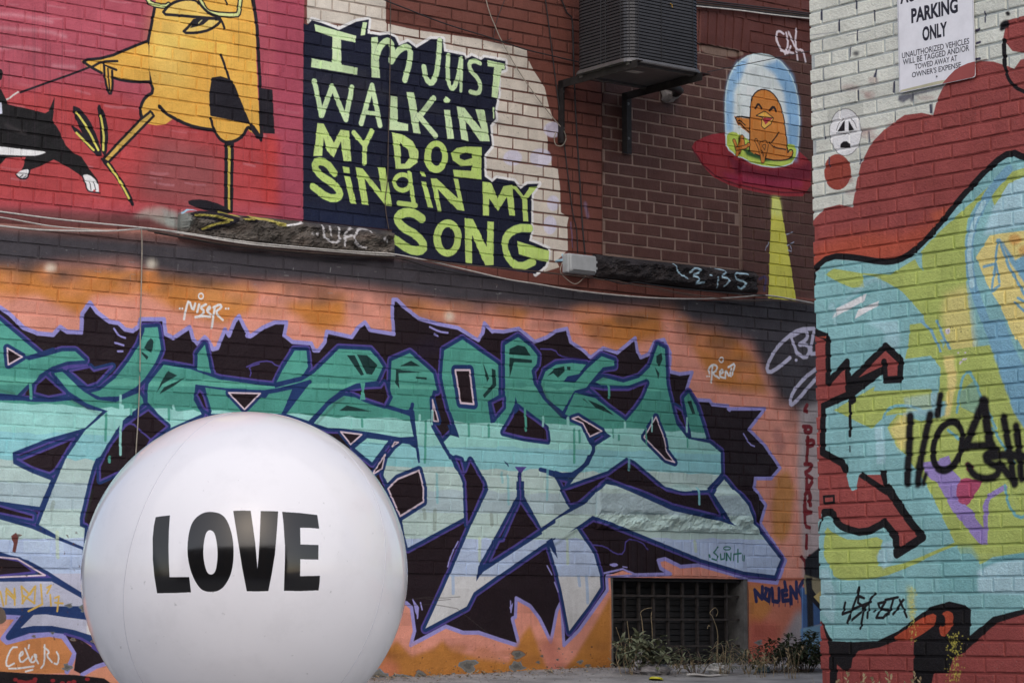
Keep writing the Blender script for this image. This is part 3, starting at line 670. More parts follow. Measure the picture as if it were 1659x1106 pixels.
for q in ('1285,920 1275,850 1320,905 1325,830', '1350,850 1335,900 1365,920 1370,850 1345,840', '1385,840 1390,920 1420,925', '1430,840 1430,915', '1480,850 1450,855 1455,920 1490,915', '1455,885 1480,880', '1505,935 1505,830 1540,900 1545,800', '1565,830 1590,790 1620,830 1580,900 1555,850', '1470,800 1475,850'):
    stroke(A, NB, 7, M3(q), sm=0)
for x in (1370, 1395, 1430, 1470, 1515, 1550, 1500): stroke(A, NB, 1.6, M3('%g,900 %g,%g' % (x, x, 945 + rng.uniform(-15, 20))), sm=0)
DR = (132, 36, 46)
for q in ('440,470 425,500 440,505', '420,590 465,590 462,625 425,620 440,590', '445,650 440,790', '440,670 475,665 480,690 450,700', '430,800 470,800 460,830 425,850 470,880', '440,880 440,960', '430,970 470,900', '450,920 460,1030', '430,990 430,1060 460,1070'):
    stroke(A, DR, 7, L4(q), soft=2)
for q in ('440,20 465,60 450,90', '425,110 430,230 455,235', '430,160 465,150', '440,280 438,350', '410,400 440,440 460,380 480,440', '430,440 435,475'):
    stroke(A, DR, 6.5, N4(q), soft=2)
for q in ('0,860 20,950', '35,940 40,840 95,900 90,840 92,945', '35,860 90,910', '145,935 135,825 190,880 225,825 220,935 140,880', '140,935 220,830', '260,815 270,940 180,985', '300,835 325,820 300,870', '320,880 325,950', '350,900 375,890 365,985', '350,930 400,935'):
    stroke(A, (214, 178, 78), 3.2, M1(q), soft=.6, sm=0)
for q in ('145,790 100,790 50,900 55,965 120,930', '170,870 200,850 190,820 160,870 180,930 240,880', '215,800 260,910', '280,870 260,920 300,920 320,860 290,850 330,930', '385,770 385,930 355,970', '380,790 430,830 400,860 450,920', '490,830 510,870 500,940 470,930', '75,975 150,975 290,955', '220,1000 280,985', '250,770 245,800'):
    stroke(A, (236, 236, 228), 3.0, N1(q), soft=.6)
# black and blue piece at the far end
for q, c in (('1296,952 1330,945 1330,1010 1300,1018', (62, 98, 146)), ('1304,905 1335,880 1335,960 1304,962', (34, 34, 42)), ('1303,930 1335,940 1335,962 1304,962', (150, 140, 110)), ('1306,935 1316,935 1318,1030 1308,1030', (30, 30, 40)), ('1296,1018 1335,1010 1335,1060 1312,1068 1298,1050', (110, 150, 176))):
    fill(A, c, R1(q), blur=2)
fill(A, (30, 30, 40), R1('1308,940 1330,975 1330,990 1308,965')); fill(A, (196, 176, 110), R1('1318,966 1330,956 1330,980')); stroke(A, (92, 132, 186), 2.4, R1('1300,950 1299,1045'), sm=0)
# sill tags
for q in ('465,655 470,760 560,775 570,665', '515,660 520,720', '590,790 600,720 640,675 665,668', '600,735 650,720', '775,700 775,680 700,672 650,740 650,780 740,800'):
    stroke(A, (196, 194, 196), 3.6, reg(400, 200)(q), soft=2.2, alpha=.85)
for q in ((400, 712), (428, 712), (838, 748), (862, 760)): fill(A, (200, 198, 200), reg(400, 200)(' '.join('%g,%g' % t for t in ell(q[0], q[1], 8, 9))), blur=1.4)
for q in ('1130,900 1160,975 1215,992', '1235,955 1262,925 1290,955 1240,975 1290,1000 1250,1030 1320,1020', '1400,925 1460,950 1410,985 1470,1000 1440,1045', '1400,990 1405,1050', '1600,968 1510,958 1530,1000 1590,1015 1570,1062 1540,1050'):
    stroke(A, (170, 200, 214), 3.2, reg(800, 200)(q), soft=1.2)
fill(A, (170, 200, 214), reg(800, 200)(' '.join('%g,%g' % t for t in ell(1360, 975, 8, 6))))
stroke(A, (150, 200, 222), 4, reg(800, 200)('440,840 450,870 400,880'), soft=2, alpha=.8)
# ================================================================== WALL B: paint
C4, R4 = reg(1239, 270), reg(1200, 0, 3.614)
WB = (206, 208, 197)
B.b[:] = lin(WB); B.m[:] = lin((178, 184, 182))
RB, BK = (158, 80, 76), (32, 30, 34)
fill(B, RB, R4('640,1300 660,1180 680,1060 705,960 760,845 850,750 960,675 1060,662 1128,676 1150,590 1200,480 1280,400 1400,357 1480,362 1560,388 1600,405 1640,350 2400,200 2400,2200 600,2200'))
fill(B, RB, R4('1560,120 1659,95 2400,60 2400,320 1659,312 1590,300 1535,230 1550,160'))
fill(B, RB, C4('280,395 310,345 380,268 480,243 560,262 640,300 900,300 900,700 250,760'))
fill(B, (160, 76, 62), ell(1357, 279, 22, 29))
fill(B, (184, 88, 62), C4('250,560 420,470 560,430 700,420 860,440 1100,330 1120,380 950,560 800,620 300,720'), blur=22, alpha=.9)
fill(B, (192, 96, 62), C4('1060,300 1200,250 1100,380'), blur=10, alpha=.7)
# mottled older paint on the red
for i in range(46):
    x, y = rng.uniform(1370, 1700), rng.uniform(120, 380)
    fill(B, (150, 74, 74), ell(x, y, rng.uniform(4, 16), rng.uniform(2, 7), 10), blur=5, alpha=.3)
TQ, TQL, YG, YL, BL = (138, 188, 190), (172, 206, 214), (174, 188, 98), (222, 206, 130), (126, 174, 196)
tq = C4('300,700 410,590 560,600 750,625 850,615 950,560 1080,430 1250,210 1470,0') + R4('1580,900 1659,925 2400,1060 2400,5000 300,5000') + C4('310,5000')
fill(B, TQ, tq)
fill(B, TQL, C4('1530,60 1659,20 2300,20 2300,420 1659,380 1500,420 1400,440 1480,200'), blur=6)
fill(B, TQL, L4('0,0 870,0 950,0 960,120 940,180 880,180 870,60 760,0'), blur=6, alpha=.6)
fill(B, (120, 172, 176), L4('560,110 880,110 900,180 700,300 580,330'), blur=16, alpha=.5)
# yellow-green sweep
fill(B, YG, C4('385,690 440,652 620,682 800,690 960,592 1085,450 1260,285 1440,120 1560,40 1659,10 2200,-60 2200,60 1659,60 1560,110 1470,250 1440,180 1360,230 1300,330 1280,480 1290,760 1330,1150 1420,1500 1100,1500 1150,1106 1060,1106 1010,950 960,890 880,800 780,740 690,700 620,690 640,770 560,775 470,740'))
fill(B, TQ, C4('960,592 1000,540 1010,668 985,640')); 
fill(B, YL, C4('1150,820 1290,760 1340,1106 1400,1500 1250,1500 1160,1106 1130,950'), blur=14, alpha=.75)
fill(B, (226, 208, 130), C4('1440,440 1500,430 2300,330 2300,1600 1900,1600 1659,1106 1600,1106 1500,880 1420,750 1350,580'))
fill(B, BL, C4('1500,450 1560,600 1700,800 2300,1200 2300,900 1900,700 1659,560 1600,600'), blur=1)
fill(B, (214, 160, 80), ell(1644, 388, 10, 9), blur=4, alpha=.8); fill(B, (214, 160, 80), ell(1658, 406, 8, 8), blur=5, alpha=.7)
stroke(B, BL, 16, C4('1560,20 1440,150 1340,340 1300,520 1320,740 1400,960 1480,1150 1560,1350 1700,1650'), sm=2)
stroke(B, TQL, 9, C4('1400,230 1340,340 1300,520 1325,760'), sm=2, soft=2)
stroke(B, BL, 4.5, C4('1490,470 1450,800 1500,760'), sm=0); stroke(B, BL, 5, C4('1500,470 1560,640 1680,850'), sm=0)
stroke(B, BL, 4.5, C4('1400,640 1480,620 1500,740'), sm=0); stroke(B, BL, 4.5, C4('1600,870 1700,960'), sm=0); stroke(B, BL, 4.5, C4('1620,840 1720,900'), sm=0)
# stripes and shapes of the middle
fill(B, YG, L4('1015,20 1085,10 1180,90 1250,290 1160,190 990,212 1010,120'))
stroke(B, BL, 5, L4('1080,0 1140,60 1200,200 1260,330 1330,520'), sm=0); stroke(B, BL, 5, L4('1165,0 1220,120 1300,260 1400,380 1500,560'), sm=0)
fill(B, YG, L4('1130,190 1240,160 1500,130 1560,330 1659,560 1800,900 1800,1300 1300,1300 1100,900 1000,760 940,700 890,590 950,520 1080,560 1240,520 1220,300'))
fill(B, YL, L4('1200,200 1260,190 1280,330 1240,530 1210,540 1230,330'), blur=5)
fill(B, YL, L4('900,600 1000,500 1010,720 960,720'), blur=8, alpha=.8)
fill(B, BL, L4('1420,0 1540,-10 1600,150 1800,520 2200,900 2200,1300 1800,800 1600,520 1500,240'), blur=1)
fill(B, (226, 208, 130), L4('1560,-10 2200,-10 2200,700 1659,170'))
fill(B, YG, L4('1600,220 1659,340 1800,620 2200,1000 2200,1400 1700,1100 1640,480'), alpha=.0)
fill(B, YG, L4('590,498 820,365 812,392 1135,380 1135,490 1060,500 880,530 800,602'))
for q in ('870,540 890,490 950,470 1050,480 1120,530', '1280,510 1290,410 1320,290 1360,285 1420,440 1500,600', '1230,610 1290,660', '1480,600 1540,700 1600,790', '1540,900 1600,1000 1680,900', '1560,880 1620,1106 1690,1060'):
    stroke(B, (120, 178, 186), 5, L4(q), sm=1)
fill(B, (112, 172, 172), L4('1290,400 1380,330 1420,460 1380,520 1300,480'), alpha=.6)
fill(B, TQL, L4('820,590 870,585 880,800 830,800'), blur=2, alpha=.7)
fill(B, TQL, L4('980,430 1180,400 1200,540 1000,520'), blur=5, alpha=.5)
# purple pieces
PU = (158, 140, 196)
fill(B, PU, L4('1180,770 1235,752 1250,800 1190,820')); fill(B, PU, L4('1080,790 1200,780 1300,880 1290,920 1140,890 1100,850')); fill(B, PU, L4('1140,870 1290,900 1290,1000 1370,1060 1400,1150 1440,1240 1400,1240 1240,1010'))
fill(B, PU, N4('1180,0 1290,20 1340,130 1430,240 1430,100 1460,90 1450,330 1410,330 1260,150')); stroke(B, PU, 9, N4('1440,120 1460,60 1550,10'), sm=0)
fill(B, (178, 84, 116), L4('1290,890 1340,872 1390,900 1420,885 1410,930 1370,980 1350,1030 1300,1030 1275,980'), sm=1)
fill(B, (176, 70, 104), L4('1325,800 1345,785 1375,820 1360,850 1335,840'), sm=1)
# yellow-green floor of the lower half
fill(B, YG, N4('1130,-20 1200,60 1310,240 1310,320 1410,440 1480,400 1659,375 2300,330 2300,-60 1800,-60 1460,-60 1450,330 1410,330 1200,20'), t='bm', alpha=.95)
fill(B, PU, N4('1180,0 1290,20 1340,130 1430,240 1425,110 1450,95 1450,330 1410,330 1260,150')); stroke(B, PU, 9, N4('1436,120 1460,60 1550,10'), sm=0)
fill(B, (178, 84, 116), N4('1290,-40 1420,-30 1410,10 1370,60 1350,105 1300,105 1275,60'), sm=1)
stroke(B, (112, 172, 180), 5, N4('1550,0 1560,100 1620,190 1700,150'))
fill(B, (112, 170, 176), N4('1440,440 1520,400 1659,375 2300,330 2300,400 1659,410 1520,440 1400,500'), blur=3)
fill(B, TQL, N4('1390,480 1500,430 1659,410 2300,400 2300,620 1659,610 1400,600'), blur=4)
fill(B, (120, 178, 180), N4('1180,345 1360,340 1400,400 1390,600 1180,600'), blur=6, alpha=.6)
fill(B, YG, N4('545,222 590,270 690,312 880,280 835,390 838,468 1000,430 1135,375 1310,300 1310,320 1140,392 1000,462 860,515 690,532 600,525 565,450 528,380'), sm=1)
fill(B, (112, 170, 170), N4('515,480 600,530 590,560 515,540'), alpha=.4); fill(B, (190, 196, 110), N4('1000,560 1040,580 1045,760 1010,730'), blur=8, alpha=.7)
fill(B, TQL, N4('830,400 870,320 930,310 940,400 870,470'), blur=4, alpha=.7); fill(B, TQL, N4('515,470 560,470 600,620 590,780 515,700'), blur=4, alpha=.6)
fill(B, (236, 232, 240), C4('432,970 460,905 655,808 640,858')); fill(B, (236, 232, 240), C4('575,975 600,912 735,858 720,890'))
fill(B, (104, 168, 172), C4('440,900 640,790 700,790 655,812 460,905'), blur=3, alpha=.7)
for q in ('420,900 440,880 450,1000', '500,880 700,700 760,760'):
    stroke(B, TQL, 8, C4(q), soft=6, alpha=.4)

# red forms with black outlines
for P in (L4('470,75 548,95 560,350 662,232 668,335 690,320 885,135 968,225 960,330 875,335 868,262 700,395 528,480 522,730 640,790 660,850 680,940 715,940 735,850 870,965 900,905 1010,1106 1095,1210 940,1312 935,1230 870,1130 760,1182 650,1165 590,1110 580,1060 530,1055 460,1100'),
          N4('460,-60 870,-60 900,30 1000,180 1095,290 940,392 935,310 870,210 760,262 650,245 590,190 580,140 530,135 505,180 460,180'), L4('460,60 500,60 520,1106 460,1106')):
    fill(B, RB, P)
fill(B, (92, 154, 160), L4('655,840 672,935 690,950 715,935 735,845'), alpha=.0)
fill(B, TQ, L4('650,800 735,845 715,940 698,950 680,940 660,860')); 
def BKL(P, w=6.4, sm=0): stroke(B, BK, w * 1.75, P, sm=sm, soft=.4)
BKL(L4('470,55 540,85 556,100 560,345 664,228 670,380'), 6.6); BKL(L4('690,330 880,140 965,220 960,325 878,330 872,230'), 7)
BKL(L4('872,265 700,400 530,475 528,735 640,795 655,830'), 7); fill(B, BK, L4('655,330 700,330 870,250 870,275 720,395 690,420 660,420'))
BKL(L4('680,300 682,640'), 3.6); stroke(B, BK, 2.4, L4('682,700 683,730')); BKL(L4('682,340 690,440'), 9)
fill(B, BK, L4('730,870 745,842 870,925 845,835 882,835 890,900 885,975 860,960')); BKL(L4('895,930 1010,1106') , 7); BKL(N4('890,20 1000,180 1090,290 942,385 940,290 872,205'), 8)
BKL(N4('535,150 590,150 600,200 650,240 760,268 870,212'), 7, sm=1); fill(B, BK, N4('505,250 530,130 590,130 600,190 560,170 530,180 510,260'))
stroke(B, BK, 4.2, N4('535,62 592,58 592,95 537,100'), closed=True, sm=0)
stroke(B, BK, 10.5, C4('240,740 310,660 415,572 560,578 750,612 850,603 950,548 1085,412 1255,200 1460,-20') + R4('1585,888 1659,925 1900,980'), sm=1)
fill(B, BK, C4('235,640 310,640 330,700 312,770 300,1106 318,1040 400,1065 405,1106 380,1106 330,1080 240,1106'))
fill(B, (168, 80, 56), L4('505,88 548,84 545,98')) 
# lower right: black swoosh with orange
fill(B, RB, N4('460,760 525,760 580,880 830,880 950,820 1130,690 1350,700 1350,850 1480,740 1659,690 2300,640 2300,2000 460,2000'))
fill(B, BK, N4('515,745 580,870 700,875 830,870 950,815 1130,680 1240,648 1330,670 1358,700 1355,840 1480,735 1659,690 2300,640 2300,672 1659,720 1500,770 1390,870 1320,935 1262,960 1230,1050 1150,1050 1130,1150 1035,1150 1040,860 960,860 850,905 730,925 700,960 690,1020 655,1042 610,1000 605,1300 568,1300 565,900'), sm=0)
fill(B, (184, 82, 52), N4('905,862 1000,800 1090,735 1168,710 1160,780 1060,850 1000,870'), sm=1)
fill(B, (184, 82, 52), N4('1195,715 1230,698 1265,720 1255,790 1215,845 1185,840 1180,780'), sm=1); fill(B, BK, ell(1180 + 1195 / 3.457, 786 + 755 / 3.457, 6, 10))
for i in range(160):
    x, y = rng.normal(1258, 16) + 1180 - 880 + 0, 0
    x, y = 1180 + (1265 + rng.normal(0, 22)) / 3.457, 786 + rng.uniform(820, 1106) / 3.457
    fill(B, (190, 180, 70), ell(x, y, rng.uniform(.4, 1.6), rng.uniform(.5, 2.2), 7), alpha=.8)
for i in range(70):
    x, y = 1180 + (1030 + rng.normal(0, 9)) / 3.457, 786 + rng.uniform(570, 900) / 3.457
    fill(B, (206, 196, 90), ell(x, y, rng.uniform(.4, 1.4), rng.uniform(.6, 2.6), 7), alpha=.7)
for i in range(90):
    x, y = rng.uniform(1540, 1700), rng.uniform(1040, 1110)
    fill(B, (150, 120, 116), ell(x, y, rng.uniform(.3, 1.0), rng.uniform(.3, .9), 6), alpha=.8)
# black tags
for q in ('655,655 640,720 690,700', '730,570 720,620 665,770', '760,630 730,620 725,655 755,675 745,710 690,755', '820,605 765,680 740,800', '790,640 780,740', '880,650 840,660 850,690 900,700 870,740 830,740 850,700 880,650', '880,640 950,625', '925,635 900,720', '960,640 1000,735', '980,640 925,720', '700,690 800,650'):
    stroke(B, BK, 4.5, N4(q), soft=.6, sm=0)
fill(B, BK, ell(1180 + 818 / 3.457, 786 + 702 / 3.457, 2.2, 2.4))
SP = dict(soft=7, sm=1)
for q, w in (('1018,535 1012,720 1000,905', 8.5), ('1130,525 1090,700 1070,830', 8), ('1070,820 1060,910', 8), ('1105,860 1090,910', 5), ('1190,415 1168,525', 7), ('1460,760 1560,745 1700,765', 8),
             ('1425,450 1370,600 1330,700', 9), ('1430,450 1465,690', 10), ('1330,700 1480,695', 7.5), ('1500,720 1440,745 1450,790 1520,820 1500,870 1430,885 1370,860 1345,810', 7.5),
             ('1540,540 1570,700 1600,910', 8), ('1610,590 1630,740 1640,880', 8), ('1700,560 1720,880', 8), ('1520,800 1600,900', 8)):
    stroke(B, BK, w * 1.85, L4(q), **SP)
stroke(B, BK, 12.5, L4(' '.join('%g,%g' % t for t in ell(1228, 700, 78, 140, rot=.25))), soft=4, closed=True)
# spray can marks top right
fill(B, BK, R4('1545,75 1565,62 1582,85 1562,100'), blur=2, sm=1); fill(B, BK, R4('1510,160 1530,125 1565,115 1575,140 1550,175 1520,188'), blur=1.5, sm=1)
stroke(B, BK, 8.6, R4('1540,240 1542,300 1545,380'), soft=1, sm=1); stroke(B, BK, 6, R4('1543,370 1560,450 1600,510 1680,548'), soft=1, sm=1)
fill(B, (64, 66, 72), ell(1387, 87, 5, 4), blur=4, alpha=.9)
# oval paste-up
fill(B, (232, 230, 230), ell(1369.5, 214.5, 25.6, 38)); stroke(B, (60, 58, 60), .9, ell(1369.5, 214.5, 25.8, 38.2), closed=True, sm=0)
for q in ('566,772 608,702 610,768', '632,705 665,762 634,768'): fill(B, BK, R4(q))
fill(B, BK, R4('582,866 584,845 600,830 620,828 636,842 638,866'))
for q in ('560,765 575,720 600,695', '560,780 610,782', '605,788 618,778 632,788', '640,695 668,715 678,750', '636,775 672,772'): stroke(B, BK, .9, R4(q))
# dark touches where the white never reached the joints
for q in ('470,60 470,115', '573,120 573,180', '680,180 680,235', '478,235 480,288', '685,360 688,420', '483,402 485,466', '582,460 584,535', '685,532 687,585', '487,572 487,636', '490,745 492,815', '780,65 782,120', '674,0 674,50', '790,410 782,450', '895,480 893,540', '750,775 756,830', '905,650 903,700', '1110,615 1112,660', '700,900 700,960', '640,280 640,330', '520,925 520,975', '1430,70 1430,130'):
    stroke(B, (72, 74, 94), 2.8, R4(q), sm=0, t='bm')
fill(B, (92, 94, 112), R4('925,562 1000,548 1180,508 1186,520 1012,562 1000,606 990,578 952,602 920,590'), blur=2, alpha=.85)
for q in ('1380,180 1395,170', '1380,255 1400,248', '1370,350 1400,345'): stroke(B, (70, 66, 90), 4, R4(q), soft=1)
for q in ('395,495 580,455', '400,580 540,545', '395,210 560,190', '620,210 760,180'): stroke(B, (120, 124, 136), 1.2, R4(q), sm=0, alpha=.7)
# small chips, thumb-like old drips
for i in range(120):
    x, y = rng.uniform(1325, 1659), rng.uniform(0, 230)
    fill(B, (120, 122, 128), ell(x, y, rng.uniform(.3, .9), rng.uniform(.3, .8), 6), alpha=.7)
for q in ('1150,1040 1180,1030 1190,1060 1165,1078', ): fill(B, (214, 206, 212), C4(q), sm=1)
for i in range(16): fill(B, (40, 38, 44), C4(' '.join('%g,%g' % t for t in ell(rng.uniform(1150, 1265), rng.uniform(1022, 1060), 3, 3, 6))))
for i in range(9): fill(B, (200, 190, 206), L4(' '.join('%g,%g' % t for t in ell(rng.uniform(1285, 1330), rng.uniform(170, 245), 6, 5, 6))))

# ================================================================== weathering and painted shade of both walls
COURSE = 0.0677
V0A = A.uv(770, 931)[1]
V0B = B.uv(1340, 938.6)[1]
for w, v0, sd, amp in ((A, V0A, 5, .13), (B, V0B, 9, .08)):
    H_, W_ = w.H, w.W
    n = (fnoise(H_, W_, 160, sd) * .5 + fnoise(H_, W_, 45, sd + 1) * .3 + fnoise(H_, W_, 12, sd + 2) * .2)
    w.b *= (1 + amp * 2 * (n - .5))[..., None]; w.m *= (1 + amp * 2 * (n - .5))[..., None]
    # each brick a touch different: rows and bricks share one running pattern
    rows = ((np.arange(H_) * w.res + w.v0 - v0) / COURSE); ri = np.floor(rows).astype(int)
    cols = (np.arange(W_) * w.res + w.u0)
    tint = np.random.default_rng(sd + 3).normal(1, .045, (400, 120)).astype(np.float32)
    off = (ri % 2) * .1075
    ci = np.floor((cols[None, :] + off[:, None]) / .215).astype(int) % 120
    w.b *= tint[(ri % 400)[:, None], ci][..., None]
    # vertical grime runs
    st = fnoise(H_, W_, 5, sd + 4, ax=40) * fnoise(H_, W_, 60, sd + 5)
    w.b *= (1 - .22 * np.clip(st - .35, 0, 1))[..., None]
    # fine speckle of pores and lost paint
    sp_ = np.random.default_rng(sd + 6).random((H_, W_)).astype(np.float32)
    spb = boxblur(sp_, 1)
    hole = np.clip((spb - .70) * 14, 0, 1) * np.clip((fnoise(H_, W_, 40, sd + 7) - .4) * 4, 0, 1)
    w.b *= (1 - .4 * hole)[..., None]
    # joint dirt plus painted brick shadow: dark thread along the underside of each course
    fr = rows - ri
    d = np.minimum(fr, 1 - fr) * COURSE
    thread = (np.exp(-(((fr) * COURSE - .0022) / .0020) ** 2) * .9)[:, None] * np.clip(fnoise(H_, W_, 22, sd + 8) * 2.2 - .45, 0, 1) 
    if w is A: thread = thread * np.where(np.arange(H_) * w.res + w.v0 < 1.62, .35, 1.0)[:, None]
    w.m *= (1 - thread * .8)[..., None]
    w.m *= (.86 + .2 * fnoise(H_, W_, 20, sd + 9))[..., None]
for w, k_ in ((A, .10), (B, .20)):                              # ground-level shade painted in: both walls darken unevenly towards the foot
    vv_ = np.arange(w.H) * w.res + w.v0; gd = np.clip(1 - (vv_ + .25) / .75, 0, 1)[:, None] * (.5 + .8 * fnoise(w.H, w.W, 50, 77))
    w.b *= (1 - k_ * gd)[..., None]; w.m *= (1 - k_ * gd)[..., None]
# lost plaster paint at the foot of wall A (scaly grey patches with blue rims)
for (x, y, r) in ((758, 1078, 13), (836, 1078, 10), (838, 1060, 9), (680, 1092, 9), (612, 1096, 14), (650, 1100, 12), (735, 1094, 5), (800, 1092, 3), (872, 1072, 3), (878, 1062, 2.5), (903, 1068, 2), (940, 1072, 4), (952, 1078, 4), (905, 1050, 2), (1230, 1040, 5), (1275, 1085, 10), (135, 985, 7), (108, 1080, 7), (55, 1030, 3), (85, 1025, 3), (118, 1035, 4), (150, 1038, 3), (112, 980, 5), (20, 870, 0.1), (28, 868, 5)):
    P = [(x + r * (1 + .45 * math.sin(3 * a + x) + rng.uniform(-.3, .3)) * math.cos(a), y + .75 * r * (1 + rng.uniform(-.3, .3)) * math.sin(a)) for a in np.linspace(0, 6.28, 15)[:-1]]
    fill(A, (110, 140, 160) if rng.random() < .5 else (150, 90, 50), [(x + (a - x) * 1.12, y + (b_ - y) * 1.12) for a, b_ in P])
    fill(A, (122, 120, 114), P); fill(A, (84, 84, 84), [(x + (a - x) * .5, y + (b_ - y) * .5) for a, b_ in P], alpha=.6)
for i in range(160):
    x, y = rng.uniform(680, 985), 1106 - abs(rng.normal(0, 28))
    fill(A, rng.choice([(60, 54, 60), (110, 116, 122), (96, 70, 50)]).tolist(), ell(x, y, rng.uniform(.4, 1.8), rng.uniform(.4, 1.4), 7), alpha=.8)
for i in range(26):
    x, y = rng.uniform(0, 132), rng.uniform(846, 1090)
    fill(A, (92, 66, 62), [(x + rng.uniform(-3, 3), y + rng.uniform(-4, 4)) for _ in range(5)], alpha=.8)
fill(A, (120, 70, 66), R1('18,868 26,862 30,872 25,895 20,893 22,880')); 
for q in ('660,971 690,967 720,968 745,966', '690,969 710,972 730,970', '655,980 700,978 740,985 790,1025'): stroke(A, (70, 64, 64), 1.0, R1(q), sm=0, alpha=.8)
np.clip(A.b, 0.004, .92, A.b); np.clip(A.m, 0.004, .92, A.m); np.clip(B.b, 0.004, .92, B.b); np.clip(B.m, 0.004, .92, B.m)

def make_img(name, arr):
    H_, W_, _ = arr.shape
    s = np.where(arr <= .0031308, arr * 12.92, 1.055 * np.power(np.maximum(arr, 1e-6), 1 / 2.4) - .055)
    im = bpy.data.images.new(name, W_, H_, alpha=False)
    px = np.ones((H_, W_, 4), np.float32); px[..., :3] = s
    im.pixels.foreach_set(px.ravel()); im.update(); im.pack()
    return im
# ================================================================== materials
def newmat(name):
    m = bpy.data.materials.new(name); m.use_nodes = True
    nt = m.node_tree; b = nt.nodes['Principled BSDF']
    return m, nt, b
def lk(nt, a, b): nt.links.new(a, b)
def math_node(nt, op, a, b=None):
    n = nt.nodes.new('ShaderNodeMath'); n.operation = op
    for i, v in enumerate((a, b)):
        if v is None: continue
        if isinstance(v, (int, float)): n.inputs[i].default_value = v
        else: lk(nt, v, n.inputs[i])
    return n.outputs[0]

def wall_mat(name, w, img, rough=.62, bump=.6, spec=.35, grain=1.0):
    """spray paint projected square onto the wall plane, with the relief of brick under it"""
    m, nt, b = newmat(name)
    geo = nt.nodes.new('ShaderNodeNewGeometry')
    sub = nt.nodes.new('ShaderNodeVectorMath'); sub.operation = 'SUBTRACT'
    lk(nt, geo.outputs['Position'], sub.inputs[0]); sub.inputs[1].default_value = (w.P[0], w.P[1], EYE)
    dot = nt.nodes.new('ShaderNodeVectorMath'); dot.operation = 'DOT_PRODUCT'
    lk(nt, sub.outputs[0], dot.inputs[0]); dot.inputs[1].default_value = (w.d[0], w.d[1], 0)
    sep = nt.nodes.new('ShaderNodeSeparateXYZ'); lk(nt, sub.outputs[0], sep.inputs[0])
    u = math_node(nt, 'DIVIDE', math_node(nt, 'SUBTRACT', dot.outputs['Value'], w.u0), w.u1 - w.u0)
    v = math_node(nt, 'DIVIDE', math_node(nt, 'SUBTRACT', sep.outputs[2], w.v0), w.v1 - w.v0)
    cmb = nt.nodes.new('ShaderNodeCombineXYZ'); lk(nt, u, cmb.inputs[0]); lk(nt, v, cmb.inputs[1])
    tex = nt.nodes.new('ShaderNodeTexImage'); tex.image = img; tex.extension = 'EXTEND'; tex.interpolation = 'Linear'
    lk(nt, cmb.outputs[0], tex.inputs[0])
    # blotches of dirt and fading
    n1 = nt.nodes.new('ShaderNodeTexNoise'); n1.inputs['Scale'].default_value = 7; n1.inputs['Detail'].default_value = 9; n1.inputs['Roughness'].default_value = .68
    lk(nt, geo.outputs['Position'], n1.inputs[0])
    r1 = nt.nodes.new('ShaderNodeMapRange'); lk(nt, n1.outputs[0], r1.inputs[0]); r1.inputs[1].default_value = .3; r1.inputs[2].default_value = .75; r1.inputs[3].default_value = 1.08; r1.inputs[4].default_value = .86
    n2 = nt.nodes.new('ShaderNodeTexNoise'); n2.inputs['Scale'].default_value = 260; n2.inputs['Detail'].default_value = 3
    lk(nt, geo.outputs['Position'], n2.inputs[0])
    r2 = nt.nodes.new('ShaderNodeMapRange'); lk(nt, n2.outputs[0], r2.inputs[0]); r2.inputs[1].default_value = .25; r2.inputs[2].default_value = .5; r2.inputs[3].default_value = .78; r2.inputs[4].default_value = 1.0
    f = math_node(nt, 'MULTIPLY', r1.outputs[0], r2.outputs[0])
    mul = nt.nodes.new('ShaderNodeVectorMath'); mul.operation = 'SCALE'; lk(nt, tex.outputs[0], mul.inputs[0]); lk(nt, f, mul.inputs['Scale'])
    lk(nt, mul.outputs[0], b.inputs['Base Color'])
    rr = nt.nodes.new('ShaderNodeMapRange'); lk(nt, n1.outputs[0], rr.inputs[0]); rr.inputs[1].default_value = .35; rr.inputs[2].default_value = .7; rr.inputs[3].default_value = rough - .2; rr.inputs[4].default_value = min(1, rough + .2)
    lk(nt, rr.outputs[0], b.inputs['Roughness']); b.inputs['Specular IOR Level'].default_value = spec * .6
    nb = nt.nodes.new('ShaderNodeTexNoise'); nb.inputs['Scale'].default_value = 55; nb.inputs['Detail'].default_value = 8; nb.inputs['Roughness'].default_value = .6
    lk(nt, geo.outputs['Position'], nb.inputs[0])
    vor = nt.nodes.new('ShaderNodeTexVoronoi'); vor.inputs['Scale'].default_value = 120 * grain; lk(nt, geo.outputs['Position'], vor.inputs[0])
    h = math_node(nt, 'ADD', nb.outputs[0], math_node(nt, 'MULTIPLY', vor.outputs[0], .25))
    bp = nt.nodes.new('ShaderNodeBump'); bp.inputs['Strength'].default_value = bump; bp.inputs['Distance'].default_value = .006
    lk(nt, h, bp.inputs['Height']); lk(nt, bp.outputs[0], b.inputs['Normal'])
    return m

